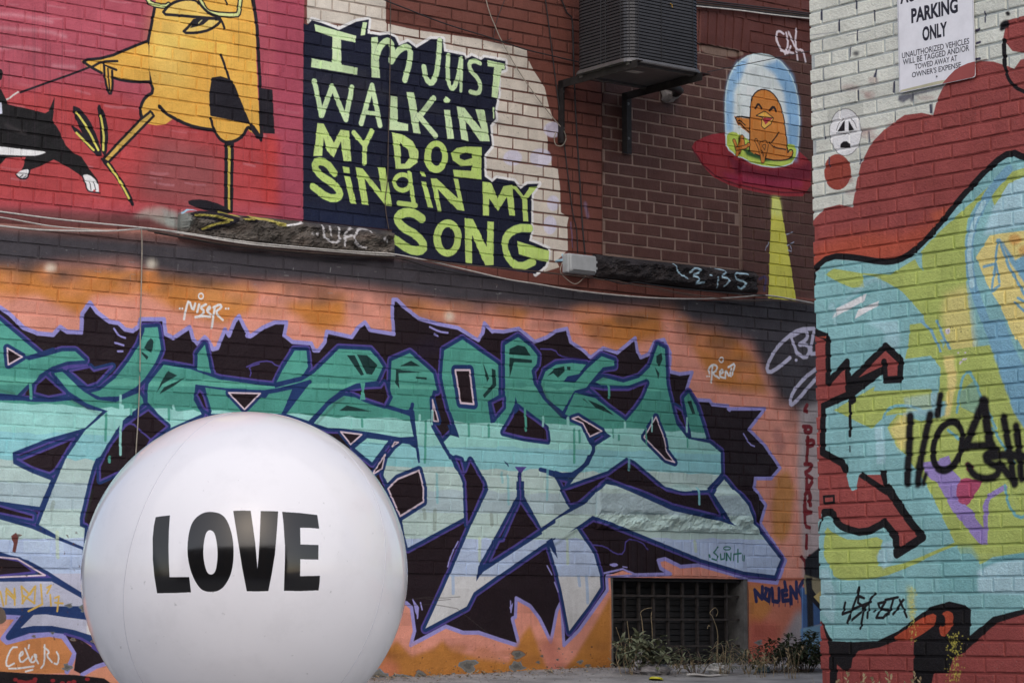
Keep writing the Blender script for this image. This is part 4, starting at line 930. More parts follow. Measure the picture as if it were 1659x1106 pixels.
def flat_mat(name, col, rough=.6, metal=0.0, spec=.4, var=.25, scale=12, bump=.3, bscale=60, bdist=.003):
    m, nt, b = newmat(name)
    tc = nt.nodes.new('ShaderNodeTexCoord')
    n1 = nt.nodes.new('ShaderNodeTexNoise'); n1.inputs['Scale'].default_value = scale; n1.inputs['Detail'].default_value = 8; n1.inputs['Roughness'].default_value = .65
    lk(nt, tc.outputs['Object'], n1.inputs[0])
    mx = nt.nodes.new('ShaderNodeMix'); mx.data_type = 'RGBA'; mx.blend_type = 'MIX'
    mx.inputs[6].default_value = (*[c * (1 - var) for c in col], 1); mx.inputs[7].default_value = (*[min(1, c * (1 + var)) for c in col], 1)
    r = nt.nodes.new('ShaderNodeMapRange'); lk(nt, n1.outputs[0], r.inputs[0]); r.inputs[1].default_value = .3; r.inputs[2].default_value = .7
    lk(nt, r.outputs[0], mx.inputs[0]); lk(nt, mx.outputs[2], b.inputs['Base Color'])
    b.inputs['Roughness'].default_value = rough; b.inputs['Metallic'].default_value = metal; b.inputs['Specular IOR Level'].default_value = spec
    if bump:
        nb = nt.nodes.new('ShaderNodeTexNoise'); nb.inputs['Scale'].default_value = bscale; nb.inputs['Detail'].default_value = 6
        lk(nt, tc.outputs['Object'], nb.inputs[0])
        bp = nt.nodes.new('ShaderNodeBump'); bp.inputs['Strength'].default_value = bump; bp.inputs['Distance'].default_value = bdist
        lk(nt, nb.outputs[0], bp.inputs['Height']); lk(nt, bp.outputs[0], b.inputs['Normal'])
    return m

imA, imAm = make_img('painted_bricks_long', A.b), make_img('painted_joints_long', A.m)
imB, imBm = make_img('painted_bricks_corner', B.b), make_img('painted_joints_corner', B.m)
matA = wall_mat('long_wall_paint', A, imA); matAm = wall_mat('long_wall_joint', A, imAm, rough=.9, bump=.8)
matB = wall_mat('corner_wall_paint', B, imB, bump=1.0); matBm = wall_mat('corner_wall_joint', B, imBm, rough=.85, bump=.6)
matStone = wall_mat('painted_rock_face', A, imA, rough=.85, bump=1.0, grain=.6)

# ================================================================== mesh helpers
def mesh_obj(name, verts, faces, mat, parent=None, smooth=False, loc=None, mats=None, fm=None):
    me = bpy.data.meshes.new(name); me.from_pydata([tuple(v) for v in verts], [], faces); me.update()
    if mats:
        for m in mats: me.materials.append(m)
        if fm: me.polygons.foreach_set('material_index', fm)
    elif mat: me.materials.append(mat)
    if smooth: me.polygons.foreach_set('use_smooth', [True] * len(me.polygons))
    o = bpy.data.objects.new(name, me); COL.objects.link(o)
    if parent: o.parent = parent
    if loc is not None: o.location = loc
    return o
def tag_obj(o, label=None, cat=None, group=None, kind=None):
    if label: o['label'] = label
    if cat: o['category'] = cat
    if group: o['group'] = group
    if kind: o['kind'] = kind
    return o
def empty(name, loc, rz=0.0):
    o = bpy.data.objects.new(name, None); COL.objects.link(o); o.location = loc; o.rotation_euler = (0, 0, rz); o.empty_display_size = .1
    return o
class MB:
    def __init__(s): s.v, s.f = [], []
    def add(s, V, F):
        k = len(s.v); s.v += [tuple(v) for v in V]; s.f += [tuple(i + k for i in f) for f in F]; return s
    def box(s, x0, x1, y0, y1, z0, z1, fr=None):
        V = [(x, y, z) for z in (z0, z1) for y in (y0, y1) for x in (x0, x1)]
        if fr: V = [fr(*v) for v in V]
        s.add(V, [(0, 2, 3, 1), (4, 5, 7, 6), (0, 1, 5, 4), (2, 6, 7, 3), (0, 4, 6, 2), (1, 3, 7, 5)]); return s
    def tube(s, P, r, n=6, taper=None):
        P = [Vector(p) for p in P]; V = []; m = len(P)
        up = Vector((0, 0, 1))
        for i, p in enumerate(P):
            t = (P[min(i + 1, m - 1)] - P[max(i - 1, 0)]);
            if t.length < 1e-9: t = Vector((0, 0, 1))
            t.normalize()
            a = t.cross(up)
            if a.length < 1e-3: a = t.cross(Vector((1, 0, 0)))
            a.normalize(); b_ = a.cross(t)
            rr = r if taper is None else r * (1 - (1 - taper) * i / max(1, m - 1))
            for k in range(n):
                an = 2 * math.pi * k / n; V.append(p + a * rr * math.cos(an) + b_ * rr * math.sin(an))
        F = [(i * n + k, i * n + (k + 1) % n, (i + 1) * n + (k + 1) % n, (i + 1) * n + k) for i in range(m - 1) for k in range(n)]
        F += [tuple(range(n - 1, -1, -1)), tuple((m - 1) * n + k for k in range(n))]
        return s.add(V, F)
    def obj(s, name, mat, parent=None, **k): return mesh_obj(name, s.v, s.f, mat, parent, **k)
def cat_rom(P, n=8):
    P = [Vector(p) for p in P]; out = []
    for i in range(len(P) - 1):
        a, b, c, d = P[max(i - 1, 0)], P[i], P[i + 1], P[min(i + 2, len(P) - 1)]
        for k in range(n):
            t = k / n; out.append(.5 * ((2 * b) + (c - a) * t + (2 * a - 5 * b + 4 * c - d) * t * t + (3 * b - a - 3 * c + d) * t ** 3))
    return out + [P[-1]]

# ================================================================== ground
def gz(x, y):
    z = 0.0414 * max(0.0, min(y, 14.2))
    # rubble banked against the foot of the wall
    q = np.array([x, y]) - A.P; off = float(np.dot(q, A.n)); uu = float(np.dot(q, A.d))
    if 0 <= off < 1.6: z += .035 * (1 - off / 1.6) ** 2
    return z + .006 * mnoise.noise(Vector((x * 2.3, y * 2.3, 0))) + .004 * mnoise.noise(Vector((x * 9, y * 9, 1)))
def ground():
    xs = sorted(set([-300, -120, -50, -20, -10, -6] + list(np.round(np.arange(-4, 5.01, .09), 3)) + [6, 10, 20, 50, 120, 300]))
    ys = sorted(set([-300, -120, -50, -20, -8, -3, 0, 3, 6] + list(np.round(np.arange(7.5, 16.6, .09), 3)) + [18, 22, 35, 70, 150, 300]))
    V = [(x, y, gz(x, y)) for y in ys for x in xs]; nx = len(xs)
    F = [(j * nx + i, j * nx + i + 1, (j + 1) * nx + i + 1, (j + 1) * nx + i) for j in range(len(ys) - 1) for i in range(nx - 1)]
    m = flat_mat('worn_asphalt', (.29, .285, .285), rough=.9, var=.45, scale=3.5, bump=.9, bscale=45, bdist=.01)
    nt = m.node_tree; b = nt.nodes['Principled BSDF']
    o = mesh_obj('ground', V, F, m, smooth=True); tag_obj(o, kind='structure'); return o
ground()

# ================================================================== brick pieces
def brick_mesh(name, L, Hh, mat, seed, ch=.0028, D=.03, jit=.0012, round_=False):
    g = random.Random(seed); n = 4
    def j(a): return g.uniform(-a, a)
    xs = [0 + ch, L * .33, L * .66, L - ch]
    V = []
    for z in (ch, Hh - ch):
        for x in xs: V.append((x + j(jit), -j(.0012) - g.uniform(0, .0012), z + j(jit)))
    ring = []
    xo = [0, L * .33, L * .66, L]
    k = len(V)
    for x in xo: V.append((x + j(.0006), ch * .9, 0 + j(.0009)))
    for x in reversed(xo): V.append((x + j(.0006), ch * .9, Hh + j(.0009)))
    k2 = len(V)
    for i in range(8):
        x, y, z = V[k + i]; V.append((x, D, z))
    F = [(0, 1, 5, 4), (1, 2, 6, 5), (2, 3, 7, 6)]
    inner = [0, 1, 2, 3, 7, 6, 5, 4]
    for i in range(8):
        a, b_ = inner[i], inner[(i + 1) % 8]
        F.append((k + i, k + (i + 1) % 8, b_, a))
        F.append((k2 + i, k2 + (i + 1) % 8, k + (i + 1) % 8, k + i))
    me = bpy.data.meshes.new(name); me.from_pydata(V, [], F); me.materials.append(mat); me.update()
    return me

JT = .0095
class Brickwork:
    """rows of bricks on a wall; every piece keeps its wall-space box"""
    def __init__(s, w, parent, mat, ch):
        s.w, s.parent, s.mat = w, parent, mat; s.items = []
        s.st = [brick_mesh('stretcher_brick', .2055, .0582, mat, 10 + i, ch) for i in range(7)]
        s.hd = [brick_mesh('header_brick', .098, .0582, mat, 30 + i, ch) for i in range(5)]
        s.sd = [brick_mesh('soldier_brick', .0582, .205, mat, 50 + i, ch) for i in range(3)]
    def put(s, u, v, L, kind, off, Hh=None, tilt=0):
        s.items.append((u, v, L, kind, off, Hh, tilt))
    def build(s, visible, limit=300):
        w = s.w; g = random.Random(3); rz = w.rot()
        sc = []
        for i, (u, v, L, kind, off, Hh, tilt) in enumerate(s.items):
            hh = Hh or .0582
            x, y = w.pix(u + L / 2, v + hh / 2)
            x0, y0 = w.pix(u, v); x1, y1 = w.pix(u + L, v + hh)
            ok = 0 < min(x0, x1) and max(x0, x1) < 1659 and 0 < min(y0, y1) and max(y0, y1) < 1106 and visible(x, y)
            sc.append((abs(x1 - x0) * abs(y1 - y0) if ok else -1, i))
        keep = set(i for a, i in sorted(sc, reverse=True)[:limit] if a > 0)
        V, F = [], []
        cache = {}
        for i, (u, v, L, kind, off, Hh, tilt) in enumerate(s.items):
            me = g.choice(s.st if kind == 's' else s.hd if kind == 'h' else s.sd)
            base = .2055 if kind == 's' else .098 if kind == 'h' else .0582
            sx = L / base; szz = (Hh / (.205 if kind == 'v' else .0582)) if Hh else 1.0
            o_ = off + g.uniform(-.0016, .0018); tl = tilt + g.uniform(-.006, .006)
            P = w.pt(u, v + g.uniform(-.0012, .0012), o_)
            if i in keep:
                o = bpy.data.objects.new('brick', me); COL.objects.link(o); o.parent = s.parent
                o.matrix_parent_inverse = s.parent.matrix_world.inverted() if False else Matrix()
                o.location = s.parent_inv @ P; o.rotation_euler = (0, tl, rz - s.parent.rotation_euler[2]); o.scale = (sx, 1, szz)
            else:
                key = me.name
                if key not in cache:
                    cache[key] = (np.array([v_.co[:] for v_ in me.vertices]), [tuple(p.vertices) for p in me.polygons])
                a, fs = cache[key]
                a = a * np.array([sx, 1, szz])
                c_, s_ = math.cos(tl), math.sin(tl)
                a = np.stack([a[:, 0] * c_ + a[:, 2] * s_, a[:, 1], -a[:, 0] * s_ + a[:, 2] * c_], 1)
                c2, s2 = math.cos(rz), math.sin(rz)
                a = np.stack([a[:, 0] * c2 - a[:, 1] * s2, a[:, 0] * s2 + a[:, 1] * c2, a[:, 2]], 1) + np.array(P[:])
                k = len(V); V += a.tolist(); F += [tuple(q + k for q in f) for f in fs]
        if V:
            o = mesh_obj('brick_field', V, F, s.mat); o.parent = s.parent
            o.matrix_parent_inverse = (Matrix.Translation(s.parent.location) @ Matrix.Rotation(s.parent.rotation_euler[2], 4, 'Z')).inverted()
            o['kind'] = 'stuff'
        return len(keep), len(s.items)

def parent_keep(o, p):
    """parent without moving: p is an unscaled empty"""
    o.parent = p
    o.matrix_parent_inverse = (Matrix.Translation(p.location) @ Matrix.Rotation(p.rotation_euler[2], 4, 'Z')).inverted()
    return o

def rects_minus(u0, u1, ex):
    """keep parts of [u0,u1] outside the blocked spans"""
    spans = [(u0, u1)]
    for a, b_ in ex:
        nxt = []
        for s0, s1 in spans:
            if b_ <= s0 or a >= s1: nxt.append((s0, s1)); continue
            if a > s0: nxt.append((s0, a))
            if b_ < s1: nxt.append((b_, s1))
        spans = nxt
    return spans

def phase(w, px, py, u0, v0, pitch=.215, extra=0.0):
    u_, v_ = w.uv(px, py); k = math.floor((v_ - v0) / COURSE)
    base = u0 - 1.0 + (.1075 if (k % 2 and pitch > .2) else 0) + extra - JT / 2
    return (u_ - base) % pitch
def lay(bw, u0, u1, k0, k1, v0, blocks, hdr, off=-0.0, shift=0.0, jt=JT, hshift=None):
    """running bond with a header row every sixth course; blocks = (ua,ub,va,vb) left free"""
    for k in range(k0, k1):
        v = v0 + k * COURSE + jt / 2; vt = v + COURSE - jt
        ex = [(a, b_) for a, b_, c, d in blocks if vt > c + .012 and v < d - .012]
        header = (k - hdr) % 6 == 0
        pitch = .1075 if header else .215
        st = u0 - 1.0 + (shift + .054 if hshift is None else hshift) if header else u0 - 1.0 + shift + (.1075 if k % 2 else 0)
        n = int((u1 - u0 + 1.2) / pitch) + 2
        for i in range(n):
            a = st + i * pitch; b_ = a + pitch - jt
            if b_ < u0 or a > u1: continue
            a, b_ = max(a, u0), min(b_, u1)
            for s0, s1 in rects_minus(a, b_, [(x - jt * .8, y + jt * .8) for x, y in ex]):
                L = s1 - s0
                if L < .03: continue
                bw.put(s0, v, L, 'h' if L < .13 else 's', off)

# ------------------------------------------------------------------ the long painted wall
wallA = empty('painted_brick_wall', A.pt(0, 0, 0) - Vector((0, 0, EYE - ground_z(YA))), A.rot())
tag_obj(wallA, 'long brick wall painted with a yellow bird, song lettering and teal graffiti letters, behind the white ball', 'wall')
def U(px, py): return A.uv(px, py)[0]
def Vv(px, py): return A.uv(px, py)[1]
SILL1 = (U(289, 380), U(636, 380), Vv(500, 408), Vv(500, 363))
SILL2 = (U(962, 440), U(1222, 440), Vv(1050, 458), Vv(1050, 423))
LINT = (U(966, 820), U(1229, 820), Vv(1090, 860), Vv(1090, 789))
FILLP = (U(977, 300), U(1201, 300), SILL2[3], Vv(1090, 62))
ARCH = (U(962, 50), U(1212, 50), FILLP[3], FILLP[3] + .205)
BARCH = (U(989, 900), U(1209, 900), V0A, V0A + .205)
WIN = (U(990, 1000), U(1213, 1000), -1.2, V0A)
UA0, UA1, VTOP = -.55, 6.25, 4.45
k1 = int((VTOP - V0A) / COURSE)
hdr = int(round((Vv(110, 318) - V0A) / COURSE - .5))
blocks = [SILL1, SILL2, LINT, FILLP, ARCH, BARCH]
s_inv = lambda p: (Matrix.Translation(p.location) @ Matrix.Rotation(p.rotation_euler[2], 4, 'Z')).inverted()
bwA = Brickwork(A, wallA, matA, .0022); bwA.parent_inv = s_inv(wallA)
lay(bwA, UA0, UA1, 0, k1, V0A, blocks, hdr, shift=phase(A, 40.7, 22.6, UA0, V0A), hshift=phase(A, 54.2, 319, UA0, V0A, .1075))
# blocked-up window: its own bond, set back a little, wider pale joints
kf = int(round((Vv(1000, 213) - V0A) / COURSE - .5))
lay(bwA, FILLP[0] + .012, FILLP[1] - .012, int(math.ceil((FILLP[2] - V0A) / COURSE)), int((FILLP[3] - V0A) / COURSE) , V0A + .012, [], kf, off=-.014, shift=.05, jt=.013)
u = ARCH[0]
while u < ARCH[1] - .05:
    bwA.put(u, ARCH[2] + .004, .0582, 'v', 0, tilt=(u - (ARCH[0] + ARCH[1]) / 2) * .22); u += .0682
u = BARCH[0]
while u < BARCH[1] - .05:
    bwA.put(u, BARCH[2] + .002 + .012 * (1 - ((u - (BARCH[0] + BARCH[1]) / 2) / .6) ** 2), .0582, 'v', 0.001, Hh=.196); u += .0682
nk = bwA.build(lambda x, y: (x - 397) ** 2 + (y - 930) ** 2 > 275 ** 2)
print('bricks A', nk)

def core(w, name, cells_u, cells_v, depth, mat, parent, back=.32):
    """the mortar bed: a heightfield of flat cells with real steps between them; depth(u,v)->offset or None for a hole"""
    mb = MB()
    nu, nv = len(cells_u) - 1, len(cells_v) - 1
    D = [[depth((cells_u[i] + cells_u[i + 1]) / 2, (cells_v[j] + cells_v[j + 1]) / 2) for j in range(nv)] for i in range(nu)]
    def q(*P): mb.add([w.pt(*p) for p in P], [(0, 1, 2, 3)])
    for i in range(nu):
        for j in range(nv):
            a, b_, c, d = cells_u[i], cells_u[i + 1], cells_v[j], cells_v[j + 1]; o = D[i][j]
            if o is not None: q((a, c, o), (b_, c, o), (b_, d, o), (a, d, o)); q((a, c, -back), (a, d, -back), (b_, d, -back), (b_, c, -back))
            for (ii, jj, P) in ((i + 1, j, ((b_, c), (b_, d))), (i, j + 1, ((a, d), (b_, d)))):
                o2 = D[ii][jj] if ii < nu and jj < nv else None
                x, y = (-back if o is None else o), (-back if o2 is None else o2)
                if x != y: q((*P[0], x), (*P[0], y), (*P[1], y), (*P[1], x))
            if i == 0 and o is not None: q((a, c, -back), (a, c, o), (a, d, o), (a, d, -back))
            if j == 0 and o is not None: q((a, c, -back), (b_, c, -back), (b_, c, o), (a, c, o))
    o = mb.obj(name, mat); parent_keep(o, parent); return o
cu = sorted([UA0, UA1, WIN[0], WIN[1], FILLP[0], FILLP[1]]); cv = sorted([V0A, VTOP, 1.66, FILLP[2], FILLP[3]])
def dA(u, v):
    if WIN[0] < u < WIN[1] and v < V0A: return None
    if FILLP[0] < u < FILLP[1] and FILLP[2] < v < FILLP[3]: return -.017
    return -.0042 if v > 1.66 else -.0027
core(A, 'mortar_bed', cu, cv, dA, matAm, wallA)
# rendered foot of the wall, left and right of the cellar window
def render_slab(ua, ub):
    mb = MB(); nu, nv = max(6, int((ub - ua) / .06)), 14
    vb, vt = -.75, V0A - .0005
    for j in range(nv + 1):
        for i in range(nu + 1):
            u_, v_ = ua + (ub - ua) * i / nu, vb + (vt - vb) * j / nv
            edge = -.006 if j == nv else 0
            mb.v.append(A.pt(u_, v_, .002 + edge + .004 * mnoise.noise(Vector((u_ * 5, v_ * 5, 3))) + .0015 * mnoise.noise(Vector((u_ * 25, v_ * 25, 3)))))
    mb.f = [(j * (nu + 1) + i, j * (nu + 1) + i + 1, (j + 1) * (nu + 1) + i + 1, (j + 1) * (nu + 1) + i) for j in range(nv) for i in range(nu)]
    k = len(mb.v)
    mb.add([A.pt(ua, vb, .0), A.pt(ua, vt, -.004), A.pt(ua, vt, -.3), A.pt(ua, vb, -.3)], [(0, 1, 2, 3)])
    mb.add([A.pt(ub, vb, .0), A.pt(ub, vt, -.004), A.pt(ub, vt, -.3), A.pt(ub, vb, -.3)], [(3, 2, 1, 0)])
    o = mb.obj('rendered_foot', matA, smooth=False); parent_keep(o, wallA); return o
render_slab(UA0, WIN[0]); render_slab(WIN[1], UA1)

def rock_block(name, R, front, depth, mat, seed, amp=.012, nu=60, nv=12, label=None, broken=False):
    """a rock-faced stone: rough broken front, straight edges"""
    mb = MB(); ua, ub, va, vb = R
    for j in range(nv + 1):
        for i in range(nu + 1):
            fu, fv = i / nu, j / nv
            u_, v_ = ua + (ub - ua) * fu, va + (vb - va) * fv
            e = min(fu * (ub - ua), (1 - fu) * (ub - ua), fv * (vb - va), (1 - fv) * (vb - va))
            k = min(1, e / .022)
            p = Vector((u_ * 9, v_ * 14, seed))
            n_ = mnoise.noise(p) + .55 * mnoise.noise(p * 2.3) + .35 * abs(mnoise.noise(p * 5)) + .32 * mnoise.noise(p * 9) + .16 * mnoise.noise(p * 21)
            if broken:
                q_ = min(1, max(0, (.42 + .12 * mnoise.noise(Vector((u_ * 6, 5, 0))) - fv) / .06)); n_ = n_ * (.22 + 1.1 * q_) - .55 * q_ + .12
            if j in (0, nv): v_ += .004 * mnoise.noise(Vector((u_ * 22, seed, 0)))
            mb.v.append(A.pt(u_, v_, front * (.45 + .55 * k) + amp * n_ * k))
    mb.f = [(j * (nu + 1) + i, j * (nu + 1) + i + 1, (j + 1) * (nu + 1) + i + 1, (j + 1) * (nu + 1) + i) for j in range(nv) for i in range(nu)]
    # skirt back into the wall
    ringi = list(range(0, nu + 1)) + [j * (nu + 1) + nu for j in range(1, nv + 1)] + [nv * (nu + 1) + i for i in range(nu - 1, -1, -1)] + [j * (nu + 1) for j in range(nv - 1, 0, -1)]
    k = len(mb.v); nn = Vector((A.n[0], A.n[1], 0)); q0 = Vector((A.P[0], A.P[1], 0))
    for i in ringi:
        p = Vector(mb.v[i]); d = (Vector((p[0], p[1], 0)) - q0).dot(nn); mb.v.append(p - nn * (d + depth))
    m = len(ringi)
    mb.f += [(ringi[i], k + i, k + (i + 1) % m, ringi[(i + 1) % m]) for i in range(m)]
    o = mb.obj(name, mat); parent_keep(o, wallA)
    if label: o['label'] = label
    return o
# dark stone colours come from the stone itself, tags are on it
stone_mat = matStone.copy(); stone_mat.name = 'dark_sandstone'
nt = stone_mat.node_tree; bs = nt.nodes['Principled BSDF']
rock_block('window_sill', SILL1, .045, .06, matStone, 4.0, nu=140, nv=20, amp=.036, label='rough dark stone sill under the bird and the lettering')
rock_block('window_sill', SILL2, .045, .06, matStone, 9.0, amp=.032, nu=120, nv=20, label='rough black stone sill with pale blue tag')
rock_block('lintel', (LINT[0], LINT[1], LINT[2], LINT[3]), .016, .05, matStone, 14.0, amp=.018, nu=110, nv=22, broken=True, label='rock-faced stone lintel painted pale grey')

# ---- cellar window: opening, boards behind, grille
iron = flat_mat('rusted_black_iron', (.05, .042, .039), rough=.7, metal=.3, var=.5, scale=30)
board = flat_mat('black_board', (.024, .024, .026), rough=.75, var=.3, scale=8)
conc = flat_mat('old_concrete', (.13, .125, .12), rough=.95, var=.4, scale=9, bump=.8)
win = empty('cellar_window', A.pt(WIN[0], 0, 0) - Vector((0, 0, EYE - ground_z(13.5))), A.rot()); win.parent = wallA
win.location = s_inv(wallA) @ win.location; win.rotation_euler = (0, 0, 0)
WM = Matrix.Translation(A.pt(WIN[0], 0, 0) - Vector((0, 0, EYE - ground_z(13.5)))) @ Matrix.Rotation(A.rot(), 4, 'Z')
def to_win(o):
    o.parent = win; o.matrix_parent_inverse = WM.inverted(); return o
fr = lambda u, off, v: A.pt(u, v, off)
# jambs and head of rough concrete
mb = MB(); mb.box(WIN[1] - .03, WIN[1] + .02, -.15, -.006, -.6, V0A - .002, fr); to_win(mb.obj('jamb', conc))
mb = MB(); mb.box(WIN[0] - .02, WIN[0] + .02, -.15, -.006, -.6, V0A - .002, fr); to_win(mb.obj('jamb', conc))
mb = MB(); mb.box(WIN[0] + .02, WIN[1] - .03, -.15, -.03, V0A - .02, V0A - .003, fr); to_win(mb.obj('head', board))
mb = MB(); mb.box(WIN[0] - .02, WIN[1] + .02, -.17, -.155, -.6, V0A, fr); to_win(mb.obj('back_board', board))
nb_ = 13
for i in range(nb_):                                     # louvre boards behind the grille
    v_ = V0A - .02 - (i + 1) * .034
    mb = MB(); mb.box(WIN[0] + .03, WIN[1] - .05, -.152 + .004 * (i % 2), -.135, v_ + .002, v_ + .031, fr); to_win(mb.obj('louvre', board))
ub0, ub1 = WIN[0] + .02, WIN[1] - .035
for i in range(9):
    px = 1011 + i * 23.6; uu_ = A.uv(px, 980, -.06)[0]
    mb = MB(); mb.box(uu_ - .0075, uu_ + .0075, -.068, -.052, -.5, V0A - .022, fr); to_win(mb.obj('bar', iron))
for py in (965, 1003, 1046):
    v_ = A.uv(1100, py, -.06)[1]
    mb = MB(); mb.box(ub0, ub1, -.052, -.044, v_ - .006, v_ + .006, fr); to_win(mb.obj('cross_bar', iron))

# ------------------------------------------------------------------ the corner building's wall
wallB = empty('corner_brick_wall', B.pt(0, 0, 0) - Vector((0, 0, EYE - ground_z(11))), B.rot())
tag_obj(wallB, 'near corner wall of thickly painted brick, white above, red and turquoise mural below, at the right', 'wall')
bwB = Brickwork(B, wallB, matB, .0042); bwB.parent_inv = s_inv(wallB)
kb0 = int(math.floor((-.72 - V0B) / COURSE)); kb1 = int((VTOP - V0B) / COURSE)
hb = int(round((B.uv(1560, 186)[1] - V0B) / COURSE - .5))
lay(bwB, .004, 2.25, kb0, kb1, V0B, [], hb, shift=phase(B, 1388, 57, .004, V0B))
print('bricks B', bwB.build(lambda x, y: True))
core(B, 'mortar_bed', [.009, 2.25], [V0B + kb0 * COURSE, V0B + kb1 * COURSE], lambda u, v: -.0064, matBm, wallB, back=.28)
# the return of the corner running back to the long wall
side = MB()
p0 = B.pt(.012, 0, -.28); 
qd = Vector((B.n[0], B.n[1], 0)) * -1
a0 = B.pt(.010, -.9, -.27); a1 = a0 + qd * 3.2
b0 = B.pt(2.25, -.9, -.27); b1 = b0 + qd * 3.2
H4 = Vector((0, 0, 5.2))
side.add([a0, a1, a1 + H4, a0 + H4], [(0, 1, 2, 3)]); side.add([a0 + H4, a1 + H4, b1 + H4, b0 + H4], [(0, 1, 2, 3)])
sm_, nt, b = newmat('return_brick')
br = nt.nodes.new('ShaderNodeTexBrick'); br.inputs['Scale'].default_value = 1; br.inputs['Brick Width'].default_value = .215; br.inputs['Row Height'].default_value = .0677; br.inputs['Mortar Size'].default_value = .005
br.inputs['Color1'].default_value = (.16, .07, .05, 1); br.inputs['Color2'].default_value = (.12, .055, .045, 1); br.inputs['Mortar'].default_value = (.25, .22, .2, 1)
tc = nt.nodes.new('ShaderNodeTexCoord'); sp3 = nt.nodes.new('ShaderNodeSeparateXYZ'); cb3 = nt.nodes.new('ShaderNodeCombineXYZ')
lk(nt, tc.outputs['Object'], sp3.inputs[0]); lk(nt, math_node(nt, 'ADD', sp3.outputs[0], sp3.outputs[1]), cb3.inputs[0]); lk(nt, sp3.outputs[2], cb3.inputs[1]); lk(nt, cb3.outputs[0], br.inputs[0]); lk(nt, br.outputs[0], b.inputs['Base Color'])
o = side.obj('return_wall', sm_); parent_keep(o, wallB)
def w2p(P):
    x, y, z = P[0], P[1], P[2] - EYE
    zc = y * cp + z * sp; yc = -y * sp + z * cp
    return CX + FPX * x / zc, CY - FPX * yc / zc
def on_ground(px, py):
    r = ray(px, py); t = 5.0
    for _ in range(400):
        P = r * t
        if EYE + P[2] < gz(P[0], P[1]): break
        t += .05
    lo, hi = t - .05, t
    for _ in range(12):
        m = (lo + hi) / 2; P = r * m
        if EYE + P[2] < gz(P[0], P[1]): hi = m
        else: lo = m
    P = r * hi
    return Vector((P[0], P[1], gz(P[0], P[1])))

# ------------------------------------------------------------------ the big white ball
YBALL = 9.8
r = ray(397.5, 930); tb = YBALL / r[1]
BC = Vector((r[0] * tb, r[1] * tb, EYE + r[2] * tb))
zc_ = BC.y * cp + (BC.z - EYE) * sp
BR_ = 263.6 / FPX * zc_ * .9975
ball_m, nt, b = newmat('glossy_white_vinyl')
class BallSkin:
    def __init__(s):
        s.u0, s.u1, s.v0, s.v1 = -1.25, 1.25, -1.0, 1.0; s.res = .0016
        s.W = int((s.u1 - s.u0) / s.res); s.H = int((s.v1 - s.v0) / s.res)
        s.b = np.ones((s.H, s.W, 3), np.float32) * np.array([.88, .865, .95], np.float32); s.m = s.b.copy()
    def uv(s, px, py):
        d = ray(px, py); d = d / np.linalg.norm(d); c = np.array([BC.x, BC.y, BC.z - EYE])
        bq_ = d @ c; disc = bq_ * bq_ - (c @ c - BR_ * BR_)
        t = bq_ - math.sqrt(max(disc, 0)); q = (d * t - c) / BR_
        return math.atan2(q[0], -q[1]), math.asin(max(-1, min(1, q[2])))
    def scale(s, px, py): return abs(s.uv(px, py + 1)[1] - s.uv(px, py)[1])
BS = BallSkin(); LVq = reg(200, 660, 3.456)
def dens(P, n=6):
    out = []
    for i in range(len(P)):
        a, c = P[i], P[(i + 1) % len(P)]
        for k in range(n): out.append((a[0] + (c[0] - a[0]) * k / n, a[1] + (c[1] - a[1]) * k / n))
    return out
INK = (30, 28, 30)
fill(BS, INK, dens(LVq('180,612 220,606 260,602 254,690 252,780 254,870 258,948 310,947 368,947 373,990 378,1033 280,1037 188,1038 172,940 164,850 163,730 170,660')))
fill(BS, INK, LVq('495,582 540,590 575,620 600,680 613,740 617,800 615,860 606,915 590,960 560,1005 530,1025 500,1031 465,1030 430,1015 400,970 378,920 363,860 357,800 360,740 370,680 390,630 430,595 465,583'), sm=2)
fill(BS, (236, 234, 244), LVq('487,684 508,696 520,740 527,800 526,850 518,905 506,928 488,935 470,925 458,895 449,850 446,810 450,750 460,705 472,688'), sm=2)
fill(BS, INK, dens(LVq('614,577 660,575 712,576 724,660 738,760 750,900 756,830 762,740 768,578 820,578 866,580 858,700 848,820 830,930 811,1026 750,1028 690,1027 665,900 640,740')))
fill(BS, INK, dens(LVq('888,582 990,589 1085,600 1096,677 1040,672 989,671 991,765 1092,767 1091,850 990,848 989,942 1100,940 1098,980 1092,1022 990,1026 898,1024 901,930 904,850 904,770 900,720 896,650')))
BS.b[:] = np.where(BS.b.mean(-1, keepdims=True) > .6, np.array([.88, .865, .95], np.float32), BS.b)
imL = make_img('ball_print', np.clip(BS.b, .006, .9))
tc = nt.nodes.new('ShaderNodeTexCoord'); sx = nt.nodes.new('ShaderNodeSeparateXYZ')
nm = nt.nodes.new('ShaderNodeVectorMath'); nm.operation = 'NORMALIZE'; lk(nt, tc.outputs['Object'], nm.inputs[0]); lk(nt, nm.outputs[0], sx.inputs[0])
lon = math_node(nt, 'ARCTAN2', sx.outputs[0], math_node(nt, 'MULTIPLY', sx.outputs[1], -1.0)); lat = math_node(nt, 'ARCSINE', sx.outputs[2])
uu = math_node(nt, 'DIVIDE', math_node(nt, 'SUBTRACT', lon, BS.u0), BS.u1 - BS.u0); vv = math_node(nt, 'DIVIDE', math_node(nt, 'SUBTRACT', lat, BS.v0), BS.v1 - BS.v0)
cc = nt.nodes.new('ShaderNodeCombineXYZ'); lk(nt, uu, cc.inputs[0]); lk(nt, vv, cc.inputs[1])
tx = nt.nodes.new('ShaderNodeTexImage'); tx.image = imL; tx.extension = 'EXTEND'; lk(nt, cc.outputs[0], tx.inputs[0])
